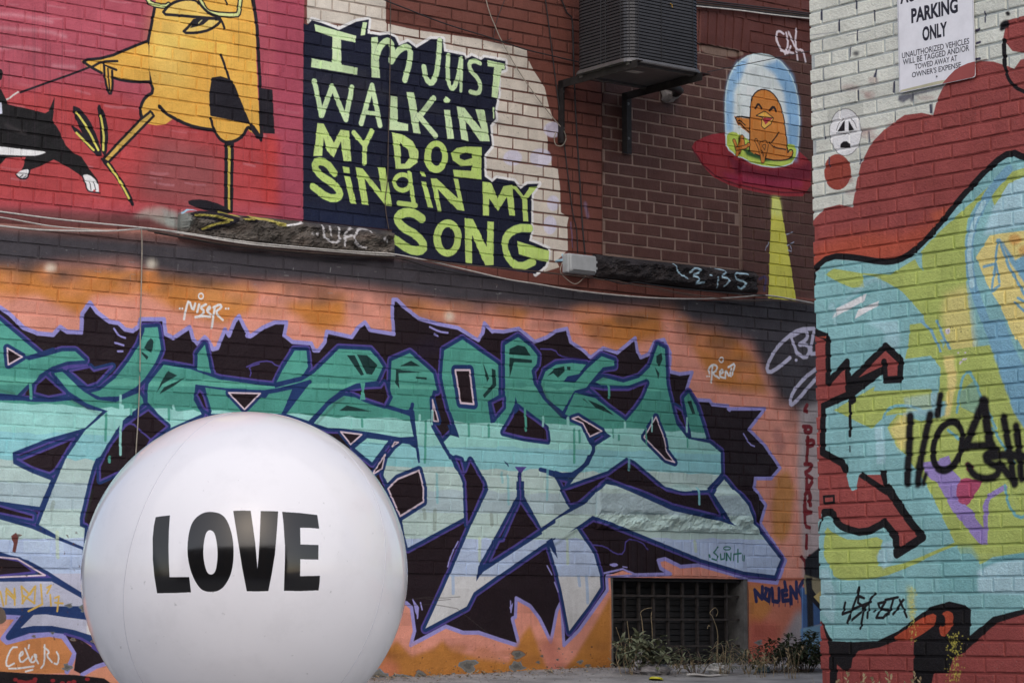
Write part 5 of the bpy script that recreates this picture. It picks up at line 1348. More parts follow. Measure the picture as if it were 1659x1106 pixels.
gn = nt.nodes.new('ShaderNodeTexNoise'); gn.inputs['Scale'].default_value = 6; gn.inputs['Detail'].default_value = 10; gn.inputs['Roughness'].default_value = .7; lk(nt, tc.outputs['Object'], gn.inputs[0])
gr_ = nt.nodes.new('ShaderNodeMapRange'); lk(nt, gn.outputs[0], gr_.inputs[0]); gr_.inputs[1].default_value = .5; gr_.inputs[2].default_value = .85; gr_.inputs[3].default_value = 1.0; gr_.inputs[4].default_value = .90
fs = nt.nodes.new('ShaderNodeTexNoise'); fs.inputs['Scale'].default_value = 34; fs.inputs['Detail'].default_value = 4; lk(nt, tc.outputs['Object'], fs.inputs[0])
fr_ = nt.nodes.new('ShaderNodeMapRange'); lk(nt, fs.outputs[0], fr_.inputs[0]); fr_.inputs[1].default_value = .70; fr_.inputs[2].default_value = .76; fr_.inputs[3].default_value = 1.0; fr_.inputs[4].default_value = .75
sc2 = nt.nodes.new('ShaderNodeVectorMath'); sc2.operation = 'SCALE'; lk(nt, tx.outputs[0], sc2.inputs[0]); lk(nt, math_node(nt, 'MULTIPLY', gr_.outputs[0], fr_.outputs[0]), sc2.inputs['Scale']); lk(nt, sc2.outputs[0], b.inputs['Base Color'])
rg = nt.nodes.new('ShaderNodeMapRange'); lk(nt, gn.outputs[0], rg.inputs[0]); rg.inputs[1].default_value = .35; rg.inputs[2].default_value = .7; rg.inputs[3].default_value = .05; rg.inputs[4].default_value = .18; lk(nt, rg.outputs[0], b.inputs['Roughness'])
b.inputs['Roughness'].default_value = .16; b.inputs['Specular IOR Level'].default_value = .45; b.inputs['Coat Weight'].default_value = .2; b.inputs['Coat Roughness'].default_value = .06
nz = nt.nodes.new('ShaderNodeTexNoise'); nz.inputs['Scale'].default_value = 1.6; nz.inputs['Detail'].default_value = 2; lk(nt, tc.outputs['Object'], nz.inputs[0])
bp = nt.nodes.new('ShaderNodeBump'); bp.inputs['Strength'].default_value = .35; bp.inputs['Distance'].default_value = .05
wv = nt.nodes.new('ShaderNodeTexNoise'); wv.inputs['Scale'].default_value = 5; wv.inputs['Detail'].default_value = 1; lk(nt, tc.outputs['Object'], wv.inputs[0])
lk(nt, math_node(nt, 'ADD', nz.outputs[0], math_node(nt, 'MULTIPLY', wv.outputs[0], .12)), bp.inputs['Height']); lk(nt, bp.outputs[0], b.inputs['Normal'])
def ball():
    t = empty('inflatable_ball', BC)
    tag_obj(t, 'giant glossy white inflatable ball printed with LOVE in black', 'ball')
    n, m = 128, 72; V = [(0, 0, BR_)]; F = []
    for j in range(1, m):
        th = math.pi * j / m
        for i in range(n):
            ph = 2 * math.pi * i / n; V.append((BR_ * math.sin(th) * math.cos(ph), BR_ * math.sin(th) * math.sin(ph), BR_ * math.cos(th)))
    V.append((0, 0, -BR_)); e = len(V) - 1
    for i in range(n):
        F.append((0, 1 + i, 1 + (i + 1) % n)); F.append((e, 1 + (m - 2) * n + (i + 1) % n, 1 + (m - 2) * n + i))
        for j in range(m - 2): F.append((1 + j * n + i, 1 + (j + 1) * n + i, 1 + (j + 1) * n + (i + 1) % n, 1 + j * n + (i + 1) % n))
    mesh_obj('skin', V, F, ball_m, t, smooth=True)
    # welded seams: two thin ribs running pole to pole, and the valve at the back
    for ang in (math.radians(-38), math.radians(62)):
        P = [(BR_ * 1.0004 * math.sin(th) * math.sin(ang + .18 * math.cos(th)), -BR_ * 1.0004 * math.sin(th) * math.cos(ang + .18 * math.cos(th)), BR_ * 1.0004 * math.cos(th)) for th in np.linspace(.15, math.pi - .15, 70)]
        mesh = MB().tube(P, .0012, 5); mesh.obj('seam', seam_m, t, smooth=True)
    mb = MB(); mb.tube([(0, BR_ * .995, -.1), (0, BR_ * 1.01, -.1)], .03, 16); mb.obj('valve', seam_m, t)
seam_m = flat_mat('pale_seam', (.62, .61, .68), rough=.25, var=.05, bump=0)
ball()

# ------------------------------------------------------------------ the building across the street, mirrored in the ball
t = empty('street_building', (0, -5.0, 0)); tag_obj(t, 'dark brick building across the street, mirrored in the glossy ball', 'building')
fb = flat_mat('dark_far_brick', (.20, .13, .09), rough=.9, var=.3, scale=2); gl = flat_mat('far_window_glass', (.03, .035, .04), rough=.15, var=.2, bump=0); tr = flat_mat('far_trim', (.22, .20, .18), var=.2)
mb = MB(); mb.box(-13, 9, -8, 0, -.2, 5.4); mb.obj('wall', fb, t)
mb = MB(); mb.box(-13.2, 9.2, -8.1, .25, 5.4, 5.7); mb.obj('cornice', tr, t)
for i in range(9):
    for j in range(2):
        x = -11.5 + i * 2.4; z = .8 + j * 2.4
        mb = MB(); mb.box(x - .6, x + .6, .0, .05, z - .06, z + 1.75); f_ = mb.obj('window', tr, t)
        mb = MB(); mb.box(x - .5, x + .5, .045, .06, z, z + 1.65); mb.obj('pane', gl, f_)

# ------------------------------------------------------------------ condenser on its bracket
blk = flat_mat('black_bracket_steel', (.03, .027, .027), rough=.55, metal=.4, var=.4, scale=20)
grey = flat_mat('dark_grey_coated_steel', (.05, .05, .054), rough=.45, metal=.3, var=.2, scale=9)
pan_m = flat_mat('grey_base_pan', (.16, .155, .155), rough=.4, metal=.5, var=.2, scale=14)
uL = A.uv(909, 180)[0]; uR = A.uv(1015, 200)[0]
v_arm = Vv(907, 132)
def solve_off(u, v, px):
    lo, hi = 0, 2
    for _ in range(40):
        m = (lo + hi) / 2
        if w2p(A.pt(u, v, m))[0] < px: lo = m
        else: hi = m
    return lo
tF = solve_off(uL, v_arm, 1031); tB = solve_off(uL, v_arm, 940)
print('arm reach', tF, tB)
def bracket(u, vt, vb, hw=.022):
    t = empty('wall_bracket', A.pt(u, vt, 0), A.rot())
    M = lambda x, y, z: Vector((x, y, z))
    T = (Matrix.Translation(A.pt(u, vt, 0)) @ Matrix.Rotation(A.rot(), 4, 'Z'))
    h = vt - vb
    mb = MB(); mb.box(-hw, hw, -.006, .0, -h, .0); mb.box(-hw, -hw + .005, -.045, -.006, -h, 0); mb.obj('wall_leg', blk, t)
    mb = MB(); mb.box(-hw, hw, -tF - .03, -.006, -.004, .0); mb.box(-hw, -hw + .005, -tF - .03, -.006, -.045, -.004); mb.obj('arm', blk, t)
    for z in (-.06, -h * .75):
        MB().tube([(.004, -.005, z), (.004, -.016, z)], .009, 6).obj('bolt', pan_m, t)
    return t
bl = bracket(uL, v_arm, Vv(907, 233)); tag_obj(bl, 'black steel angle bracket carrying the left edge of the condenser', 'bracket', 'brackets under the condenser')
br2 = bracket(uR, Vv(1012, 152), Vv(1015, 249), .034); tag_obj(br2, 'black steel angle bracket under the right part of the condenser', 'bracket', 'brackets under the condenser')
def rrect(a, b_, c, d, rad, n=5):
    out = []
    for cx_, cy_, s0 in ((b_ - rad, d - rad, 0), (a + rad, d - rad, 90), (a + rad, c + rad, 180), (b_ - rad, c + rad, 270)):
        for k in range(n + 1):
            an = math.radians(s0 + 90 * k / n); out.append((cx_ + rad * math.cos(an), cy_ + rad * math.sin(an)))
    return out
def ac():
    u1 = A.uv(1134, 110, tF)[0]; vb = v_arm + .012
    t = empty('condenser_unit', A.pt(uL - .045, vb - .008, 0), A.rot())
    tag_obj(t, 'dark grey air conditioning condenser with ribbed guard high on the wall', 'air conditioner')
    W_ = u1 - uL + .075; x0, x1, y0, y1 = 0, W_, -tF + .01, -tB
    rad = .07
    def ring(z0, z1, P0, P1, mat, nm, cap=True):
        n = len(P0); V = [(x, y, z0) for x, y in P0] + [(x, y, z1) for x, y in P1]
        F = [(i, (i + 1) % n, n + (i + 1) % n, n + i) for i in range(n)]
        if cap: F += [tuple(range(n - 1, -1, -1)), tuple(range(n, 2 * n))]
        return V, F
    Pp = rrect(x0 - .012, x1 + .012, y0 - .012, y1 + .012, rad)
    mb = MB(); mb.add(*ring(-.008, .0, Pp, Pp, None, '')); mb.add(*ring(0, .014, Pp, rrect(x0 - .006, x1 + .006, y0 - .006, y1 + .006, rad), None, '')); mb.obj('base_pan', pan_m, t)
    H_ = .66
    inn = rrect(x0 + .014, x1 - .014, y0 + .014, y1 - .014, rad)
    mb = MB(); mb.add(*ring(.01, H_, inn, inn, None, '')); mb.obj('coil', flat_mat('dark_coil_fins', (.02, .02, .022), rough=.7, var=.3, scale=60), t)
    z = .022; k = 0
    while z < H_ - .02:                                    # ribbed guard, each rib a ring of its own
        o0 = rrect(x0, x1, y0, y1, rad); o1 = rrect(x0 + .010, x1 - .010, y0 + .010, y1 - .010, rad)
        mb = MB(); mb.add(*ring(z, z + .0016, o1, o0, None, '', False)); mb.add(*ring(z + .0016, z + .0148, o0, rrect(x0 + .002, x1 - .002, y0 + .002, y1 - .002, rad), None, '', False)); mb.add(*ring(z + .0148, z + .016, rrect(x0 + .002, x1 - .002, y0 + .002, y1 - .002, rad), o1, None, '', False)); mb.obj('guard_rib', grey, t)
        z += .0185
    mb = MB()
    for (x, y) in ((x0 - .001, y0 + rad), (x0 + rad * .3, y0 + rad * .3), (x0 + rad, y0 - .001), (x0 + rad + .17, y0 - .001), (x1 - rad, y0 - .001), (x0 - .001, (y0 + y1) / 2), (x0 - .001, y0 + rad + .13)):
        mb.tube([(x, y, .01), (x, y, H_)], .0022, 5)
    mb.obj('guard_wire', grey, t)
    mb = MB(); mb.add(*ring(H_ - .01, H_ + .03, Pp, rrect(x0 + .02, x1 - .02, y0 + .02, y1 - .02, rad), None, '')); mb.obj('top_cover', pan_m, t)
    # underside rails and label
    mb = MB(); mb.box(x0 + .02, x1 - .02, y0 + .02, y0 + .05, -.022, -.008); mb.box(x0 + .02, x1 - .02, y1 - .05, y1 - .02, -.022, -.008); mb.obj('foot_rail', pan_m, t)
    mb = MB(); mb.box(x0 + .16, x0 + .25, y0 + .16, y0 + .22, -.0095, -.0085); mb.obj('rating_label', flat_mat('pale_label', (.35, .33, .31), var=.1, bump=0), t)
    mb = MB(); mb.tube([(x1 * .55, y0 - .006, .36), (x1 * .55 + .012, y0 - .008, .352), (x1 * .55 + .016, y0 - .008, .338)], .003, 5); mb.obj('dead_leaf', flat_mat('ochre_leaf', (.35, .2, .03), bump=0), t)
ac()
# insulated pipe going into the wall, in its blob of foam
t = empty('insulated_pipe', A.at(1088, 153), A.rot()); tag_obj(t, 'short black insulated pipe entering the wall under the condenser', 'pipe')
P0 = Vector((0, .02, 0))
MB().tube([(0, .02, 0), (0, -.05, 0), (-.01, -.085, .004), (-.05, -.11, .01), (-.15, -.12, .012), (-.24, -.10, .03)], .024, 12).obj('pipe', blk, t, smooth=True)
mb = MB(); nf = 14
mb.v.append((0, -.03, 0))
for ring_, (rr, yy) in enumerate(((.028, -.03), (.045, -.02), (.06, .004))):
    for i in range(nf):
        a = 2 * math.pi * i / nf; q = rr * (1 + .25 * math.sin(3 * a + 1)); mb.v.append((q * math.cos(a) - (.03 if ring_ else 0) * (math.cos(a) < 0), yy + .006 * math.sin(5 * a), q * .8 * math.sin(a)))
mb.f = [(0, 1 + i, 1 + (i + 1) % nf) for i in range(nf)] + [(1 + k * nf + i, 1 + (k + 1) * nf + i, 1 + (k + 1) * nf + (i + 1) % nf, 1 + k * nf + (i + 1) % nf) for k in range(2) for i in range(nf)]
mb.obj('foam_seal', flat_mat('old_foam', (.30, .27, .25), rough=.95, var=.4, scale=40, bump=.9), t, smooth=True)

# ------------------------------------------------------------------ grey junction box
t = empty('junction_box', A.at(934, 445), A.rot()); tag_obj(t, 'pale grey plastic junction box beside the right stone sill', 'junction box')
gp = flat_mat('grey_plastic', (.40, .42, .43), rough=.45, var=.12, scale=20, bump=.15)
sc_ = A.scale(934, 430); w_ = U(956, 430) - U(911, 430); h_ = 31 * sc_
def chbox(mb, x0, x1, y0, y1, z0, z1, c=.006):
    P = rrect(x0, x1, z0, z1, c * 1.5, 3); Q = rrect(x0 + c, x1 - c, z0 + c, z1 - c, c, 3); n = len(P)
    V = [(x, y1, z) for x, z in P] + [(x, y0 + c, z) for x, z in P] + [(x, y0, z) for x, z in Q]
    F = [(i, (i + 1) % n, n + (i + 1) % n, n + i) for i in range(n)] + [(n + i, n + (i + 1) % n, 2 * n + (i + 1) % n, 2 * n + i) for i in range(n)] + [tuple(range(2 * n, 3 * n))]
    mb.add(V, F)
mb = MB(); chbox(mb, -w_ / 2, w_ / 2, -.05, .0, 0, h_); mb.obj('box_body', gp, t)
mb = MB(); chbox(mb, -w_ / 2 + .006, w_ / 2 - .004, -.066, -.05, .006, h_ - .003, .008); mb.obj('lid', gp, t)
mb = MB(); mb.box(-w_ / 2 + .025, w_ / 2 - .02, -.0668, -.066, .012, .019); mb.obj('slot', flat_mat('slot_dark', (.08, .08, .08), bump=0), t)
for z in (h_ * .3, h_ * .62): MB().box(w_ / 2, w_ / 2 + .012, -.05, -.03, z, z + .014).obj('latch', gp, t)

# ------------------------------------------------------------------ cables
cab_w = flat_mat('dirty_white_cable', (.52, .50, .47), rough=.5, var=.25, scale=30, bump=0)
cab_b = flat_mat('black_cable', (.022, .02, .022), rough=.5, var=.3, scale=30, bump=0)
cab_t = flat_mat('tan_cord', (.34, .30, .25), rough=.7, var=.25, scale=40, bump=0)
cab_g = flat_mat('brown_old_cable', (.09, .065, .055), rough=.8, var=.3, scale=30, bump=0)
def cable(px, rad, mat, label, off=.018, name='cable', group=None, smooth=6, rows=None):
    o3 = off if isinstance(off, (list, tuple)) else [off] * len(px)
    P = cat_rom([A.at(x, y, o) for (x, y), o in zip(px, o3)], smooth)
    base = P[0]
    ob = MB().tube([p - base for p in P], rad, 6).obj(name, mat, None, loc=base, smooth=True)
    tag_obj(ob, label, 'cable', group); return ob
GW = 'cables running along the wall'
cable([(-60, 336), (0, 343), (60, 351), (110, 357), (170, 363), (232, 369), (290, 376), (350, 385), (400, 392), (470, 399), (540, 405), (600, 409), (640, 412), (700, 424), (760, 438), (820, 452), (870, 460), (930, 470), (1000, 478), (1070, 483), (1140, 484), (1200, 481), (1238, 478), (1280, 484), (1318, 491)], .0042, cab_w, 'white cable running the whole length of the wall under both sills', [.05] * 9 + [.055] * 4 + [.03] * 12, group=GW)
cable([(-60, 346), (0, 352), (40, 359), (80, 366), (130, 371), (180, 374), (215, 372), (245, 370)], .0038, cab_w, 'white cable sagging below the pink paint at the left edge', .03, group=GW)
cable([(-60, 360), (0, 366), (60, 372), (120, 374), (180, 374), (240, 371), (300, 379), (400, 395), (500, 404), (600, 412), (640, 414)], .0046, cab_w, 'thick white cable lowest of the bundle at far left', [.04] * 6 + [.05] * 5, group=GW)
cable([(240, 374), (280, 380), (340, 391), (400, 399), (500, 409), (600, 415), (680, 421), (740, 428), (800, 433), (880, 441), (960, 450)], .0036, cab_g, 'brown old cable under the left stone sill', .042, group=GW)
cable([(250, 377), (300, 386), (380, 400), (460, 408), (560, 417), (640, 418), (700, 434), (760, 446)], .0036, cab_b, 'black cable sagging lowest under the left stone sill', .036, group=GW)
cable([(958, 449), (975, 453), (1000, 455), (1020, 460), (1060, 466), (1100, 474), (1150, 481), (1200, 486), (1260, 487), (1318, 493)], .0034, cab_g, 'brown cable leaving the junction box under the right sill', .045, group=GW)
cable([(980, 452), (1010, 460), (1030, 457), (1060, 462), (1120, 469), (1190, 475), (1240, 478)], .0034, cab_b, 'black cable close under the right stone sill', .05, group=GW)
cable([(911, 425), (908, 440), (918, 452), (932, 460), (944, 452), (950, 445)], .0026, cab_t, 'thin tan loop of cable hanging from the junction box', .03, group=GW)
cable([(229, 371), (230, 400), (229, 460), (227.5, 520), (227, 580), (225.5, 640), (223, 690), (220, 740), (216, 860)], .0032, cab_t, 'thin tan cord hanging down the wall behind the ball', [.045, .02, .012, .012, .012, .012, .012, .012, .012], name='cord')
cable([(560, -28), (622, 0), (660, 15), (700, 31), (740, 45), (790, 60), (850, 80), (900, 92), (938, 101)], .0038, cab_b, 'black cable slanting down across the brown brick to the condenser', .03, group=GW)
cable([(786, -5), (793, 20), (801, 40), (812, 65), (830, 98), (850, 130), (876, 166), (900, 196), (912, 210), (917, 224), (911, 236), (901, 235), (898, 224), (901, 214)], .0030, cab_t, 'thin pale wire ending in a loop at the left bracket', .022, group=GW)
cable([(820, -5), (806, 30), (800, 60), (806, 70), (830, 62)], .0018, cab_b, 'thin crossed black wire left of the slanting cable', .015, group=GW)
cable([(883, -5), (889, 40), (894, 80), (899, 120), (904, 160), (912, 215), (922, 300), (928, 345), (934, 372), (936, 410)], .0034, cab_b, 'black cable dropping past the left bracket to the junction box', .012, group=GW)
cable([(908, -5), (918, 20), (927, 34), (929, 90), (932, 170), (936, 240), (941, 320), (944, 370), (948, 412)], .0044, cab_b, 'thicker black cable dropping behind the condenser to the junction box', .014, group=GW)
cable([(633, -40), (632.5, 60), (631, 160), (629, 230), (628, 290), (624, 330), (630, 372)], .0026, cab_g, 'thin brown wire running down through the lettering', .01, group=GW)
cable([(1146, 117), (1180, 110), (1230, 100), (1312, 83), (1340, 78)], .0028, cab_b, 'thin black wire crossing the glass dome of the painted saucer', .06, group=GW)
for k, (dy, c_, lb) in enumerate(((0, cab_b, 'topmost black cable of the bundle at top right'), (3.2, cab_b, 'second black cable of the bundle at top right'), (6, cab_g, 'brown cable in the bundle at top right'), (10.5, cab_w, 'single white cable under the black bundle at top right'), (8.2, cab_b, 'black cable just above the white one at top right'))):
    cable([(1100, -3 + dy), (1140, 1 + dy), (1200, 8 + dy * .9), (1250, 14 + dy * .95), (1312, 22 + dy * .8), (1340, 24 + dy * .8)], .0045, c_, lb, .03 + .006 * (k % 2), group=GW)
cable([(1060, 470), (1110, 478), (1160, 486), (1230, 488), (1262, 482), (1318, 497)], .0018, cab_g, 'thin brown wire sagging lowest under the right sill', .02, group=GW)

# ------------------------------------------------------------------ parking sign on the corner wall
def sign():
    o0 = .012
    uv = lambda x, y: B.uv(x, y, o0)
    ul, vb = uv(1457, 151); ur = uv(1580.5, 126)[0]; vt = vb + (ur - ul) * 1.5
    base = B.pt((ul + ur) / 2, vb, 0)
    t = empty('parking_sign', base, B.rot()); tag_obj(t, 'white metal sign reading PARKING ONLY, its lower right corner painted red', 'sign')
    inv_ = (Matrix.Translation(base) @ Matrix.Rotation(B.rot(), 4, 'Z')).inverted()
    um = (ul + ur) / 2
    mw = flat_mat('sign_white', (.84, .84, .88), rough=.4, var=.08, scale=12, bump=.05); mk = flat_mat('sign_black_print', (.018, .016, .028), rough=.4, var=.2, bump=0)
    P = rrect(ul - um, ur - um, 0, vt - vb, .012, 4); n = len(P)
    V = [(x, -o0 + .0015, z) for x, z in P] + [(x, -o0, z) for x, z in P]
    F = [(i, (i + 1) % n, n + (i + 1) % n, n + i) for i in range(n)] + [tuple(range(n - 1, -1, -1)), tuple(range(n, 2 * n))]
    mesh_obj('plate', V, F, mw, t)
    # thin cream rim worn at the bottom edge
    Q = rrect(ul - um + .0035, ur - um - .0035, .0035, vt - vb - .0035, .010, 4); Q2 = rrect(ul - um + .0055, ur - um - .0055, .0055, vt - vb - .0055, .009, 4)
    V = [(x, -o0 - .0004, z) for x, z in Q] + [(x, -o0 - .0004, z) for x, z in Q2]
    mesh_obj('border', V, [(i, (i + 1) % n, n + (i + 1) % n, n + i) for i in range(n)], flat_mat('sign_border', (.30, .31, .36), var=.4, bump=0), t)
    V = [(ul - um + .004, -o0 - .0007, .003), (ur - um - .02, -o0 - .0007, .003), (ur - um - .02, -o0 - .0007, .012), ((0), -o0 - .0007, .017), (ul - um + .012, -o0 - .0007, .012)]
    mesh_obj('rust_stain', V, [(0, 1, 2, 3, 4)], flat_mat('cream_stain', (.52, .50, .34), var=.2, bump=0), t)
    pr = [uv(x, y) for x, y in ((1527, 139), (1531, 131), (1538, 123), (1547, 114), (1557, 108), (1568, 103), (1577, 100.5), (1580.2, 100), (1579.8, 118), (1579.2, 123), (1576, 127))]
    rp = flat_mat('red_paint_on_sign', tuple(lin(RB)), var=.06, bump=0)
    mesh_obj('red_overpaint', [(u_ - um, -o0 - .001, min(max(v_ - vb, .0015), 9)) for u_, v_ in pr], [tuple(range(len(pr)))], rp, t)
    mb = MB(); ub_, vb_ = uv(1518, 124); mb.tube([(ub_ - um, -o0 - .004, vb_ - vb), (ub_ - um, -o0 + .01, vb_ - vb)], .0035, 8); mb.obj('bolt', pan_m, t)
    lines = [('AUTHORIZED', (1458.7, 7.7), (1458.7, -17), 1572.5, .62, 2.2), ('PARKING', (1476.7, 38.7), (1476.3, 14.4), 1552.5, .6, 2.4), ('ONLY', (1494.7, 67.8), (1494.7, 44), 1535, .6, 2.4),
             ('UNAUTHORIZED VEHICLES', (1461.5, 95.5), (1461.5, 85.9), 1571, .4, .6), ('WILL BE TAGGED AND/OR', (1462.9, 106), (1462.9, 96.6), 1571, .4, .6),
             ('TOWED AWAY AT', (1482.2, 112.9 + .4), (1482.2, 104.4), 1551.4, .4, .6), ("OWNER'S EXPENSE", (1477.5, 126.4), (1477.5, 117.4), 1557.5, .4, .6)]
    for txt, bl_, tl, xr, off_, bold in lines:
        u0_, v0_ = uv(*bl_); v1_ = uv(*tl)[1]; u1_ = uv(xr, bl_[1])[0]
        cu_ = bpy.data.curves.new('letters', 'FONT'); cu_.body = txt; cu_.size = 1.0; cu_.offset = .016 * bold; cu_.resolution_u = 3
        ob = bpy.data.objects.new('letters', cu_); COL.objects.link(ob)
        bpy.context.view_layer.update()
        me = bpy.data.meshes.new_from_object(ob.evaluated_get(bpy.context.evaluated_depsgraph_get()))
        bpy.data.objects.remove(ob)
        co = np.array([v_.co[:] for v_ in me.vertices]); mn, mx = co.min(0), co.max(0)
        X = (co[:, 0] - mn[0]) / (mx[0] - mn[0]) * (u1_ - u0_) + u0_ - um; Z = (co[:, 1] - mn[1]) / (mx[1] - mn[1]) * (v1_ - v0_) + v0_ - vb
        for i, v_ in enumerate(me.vertices): v_.co = (X[i], -o0 - .0005, Z[i])
        me.materials.append(mk); me.update()
        o = bpy.data.objects.new('letters', me); COL.objects.link(o); o.parent = t
sign()

# ------------------------------------------------------------------ weeds and litter at the foot of the walls
leaf_m = flat_mat('dusty_green_leaf', (.16, .18, .11), rough=.7, var=.5, scale=25, bump=.2)
leaf_d = flat_mat('dark_green_leaf', (.035, .05, .022), rough=.7, var=.6, scale=18, bump=.2)
dry_m = flat_mat('dry_straw', (.30, .235, .14), rough=.85, var=.35, scale=20, bump=0)
stem_m = flat_mat('woody_stem', (.13, .10, .07), rough=.85, var=.35, scale=20, bump=0)
def leaf(mb, P, d, up, L, Wd, g):
    d = d.normalized(); s = d.cross(up)
    if s.length < 1e-3: s = Vector((1, 0, 0))
    s.normalize(); n = s.cross(d)
    a = [P, P + d * L * .35 + s * Wd * .5 + n * L * .06, P + d * L * .75 + s * Wd * .36 + n * L * .02, P + d * L - n * L * .14, P + d * L * .75 - s * Wd * .36 + n * L * .02, P + d * L * .35 - s * Wd * .5 + n * L * .06, P + d * L * .5 - n * L * .02]
    mb.add(a, [(0, 1, 6), (1, 2, 6), (2, 3, 6), (3, 4, 6), (4, 5, 6), (5, 0, 6)])
def plant(base, h, spread, nst, nlf, label, cat, lm, sm, seed, Ls=(.02, .045), name='weed', lean=(0, 0), group=None, droop=.4, wl=.5):
    g = random.Random(seed); t = empty(name, base); tag_obj(t, label, cat, group)
    st, lf = MB(), MB()
    for i in range(nst):
        an = g.uniform(0, 6.28); r_ = spread * math.sqrt(g.random()); hh = h * g.uniform(.45, 1.05)
        top_ = Vector((r_ * math.cos(an) + lean[0] * hh, r_ * math.sin(an) + lean[1] * hh, hh)); b0_ = Vector((.03 * math.cos(an), .03 * math.sin(an), -.01))
        mid = b0_.lerp(top_, .5) + Vector((g.uniform(-.03, .03), g.uniform(-.03, .03), .1 * hh)); tip = top_ + Vector((math.cos(an) * .06, math.sin(an) * .06, -droop * .1))
        P = cat_rom([b0_, mid, top_, tip], 4); st.tube(P, .0022, 4, taper=.35)
        for k in range(int(nlf / nst)):
            q = P[min(len(P) - 1, int(len(P) * g.uniform(.25, 1)))]
            d = Vector((g.uniform(-1, 1), g.uniform(-1, 1), g.uniform(-.5, .6))); leaf(lf, q + d * .012, d, Vector((0, 0, 1)), g.uniform(*Ls), g.uniform(*Ls) * wl, g)
    st.obj('stem', sm, t)
    if nlf: o = lf.obj('foliage', lm, t); o['kind'] = 'stuff'
    return t
plant(on_ground(1042, 1091), .21, .14, 14, 360, 'leafy grey-green weed growing in front of the cellar grille', 'weed', leaf_m, stem_m, 1, (.035, .065), name='leafy_weed', lean=(0, 0))
plant(on_ground(1015, 1092), .22, .08, 6, 30, 'thin stalks at the left end of the cellar window', 'weed', leaf_m, dry_m, 2, (.02, .05), name='stalk_weed')
plant(on_ground(1130, 1090), .15, .14, 16, 80, 'tangled grey weed under the middle of the grille', 'weed', leaf_m, stem_m, 3, (.02, .05), name='tangled_weed', wl=.25)
plant(on_ground(1172, 1090), .17, .13, 14, 60, 'scraggy dry weed beside the right jamb of the cellar window', 'weed', leaf_m, dry_m, 4, (.02, .05), name='tangled_weed', wl=.25)
plant(on_ground(1262, 1088), .15, .18, 22, 520, 'dark low weed between the window and the corner', 'weed', leaf_d, stem_m, 5, (.015, .035), name='low_bush')
plant(on_ground(1306, 1088), .21, .17, 30, 1300, 'dark green bush tucked into the corner', 'bush', leaf_d, stem_m, 6, (.018, .042), name='low_bush')
plant(on_ground(1215, 1091), .13, .12, 14, 160, 'low dry tuft at the right jamb of the window', 'weed', leaf_d, dry_m, 7, (.015, .03), name='low_bush')
# bare bowed stalks against the bars
t = empty('dead_vine', A.at(1035, 1090, .05)); tag_obj(t, 'dead vine with curling tendrils climbing the grille', 'vine')
inv0 = Matrix.Translation(t.location).inverted()
for q in (((1035, 1090), (1042, 1040), (1040, 1005), (1038, 992), (1045, 986), (1056, 984)), ((1056, 1092), (1057, 1030), (1055, 1000), (1056, 990)), ((1160, 1092), (1163, 1030), (1155, 1000), (1150, 992), (1158, 984), (1163, 990), (1160, 998)), ((1024, 1085), (1020, 1040), (1016, 1005)), ((1000, 1075), (1008, 1050), (998, 1015)), ((985, 1065), (1000, 1078), (1020, 1082)), ((1150, 1014), (1148, 1012), (1146, 1018))):
    P = cat_rom([inv0 @ A.at(x, y, .03) for x, y in q], 5); MB().tube(P, .0028, 5, taper=.5).obj('tendril', dry_m, t)
def tuft(base, h, n, label, seed, group=None, spread=.05, heads=True):
    g = random.Random(seed); t = empty('dry_grass_clump', base); tag_obj(t, label, 'grass', group); mb = MB(); hd_ = MB()
    for i in range(n):
        an = g.uniform(0, 6.28); hh = h * g.uniform(.35, .85); r_ = spread * g.random()
        b0_ = Vector((r_ * math.cos(an), r_ * math.sin(an), -.01)); tp = Vector((b0_.x + g.uniform(-.35, .35) * hh, b0_.y + g.uniform(-.2, .2) * hh, hh))
        P = cat_rom([b0_, b0_.lerp(tp, .55) + Vector((0, 0, .12 * hh)), tp], 4); mb.tube(P, .0016, 3, taper=.3)
        if heads and g.random() < .5:
            for k in range(5): leaf(hd_, P[-1 - k % 4], Vector((g.uniform(-1, 1), g.uniform(-1, 1), 1)), Vector((0, 1, 0)), .022, .008, g)
    o = mb.obj('blades', dry_m, t); o['kind'] = 'stuff'
    if hd_.v: o = hd_.obj('seed_heads', dry_m, t); o['kind'] = 'stuff'
def at_b(px, py, off): 
    u_, v_ = B.uv(px, py, off); P = B.pt(u_, v_, off); P.z = gz(P.x, P.y); return P
GG = 'dry grass at the foot of the walls'
tuft(at_b(1386, 1100, .10), .20, 10, 'straw tuft below the black drip on the corner wall', 21, GG)
tuft(at_b(1440, 1100, .14), .22, 26, 'dense straw clump below the HSA tag', 22, GG, .12)
tuft(at_b(1500, 1104, .10), .16, 14, 'straw clump below the black swoosh of the corner wall', 23, GG, .09)
tuft(at_b(1352, 1104, .12), .20, 8, 'upright straw stalks at the corner edge', 24, GG, .06)
tuft(on_ground(1285, 1098), .20, 12, 'tall straw stalks in front of the dark bush', 25, GG, .06)
tuft(on_ground(1232, 1096), .17, 12, 'straw stalks left of the corner piece of litter', 26, GG, .08)
tuft(on_ground(1100, 1092), .09, 7, 'short straw stalks under the middle bars', 28, GG, .10)

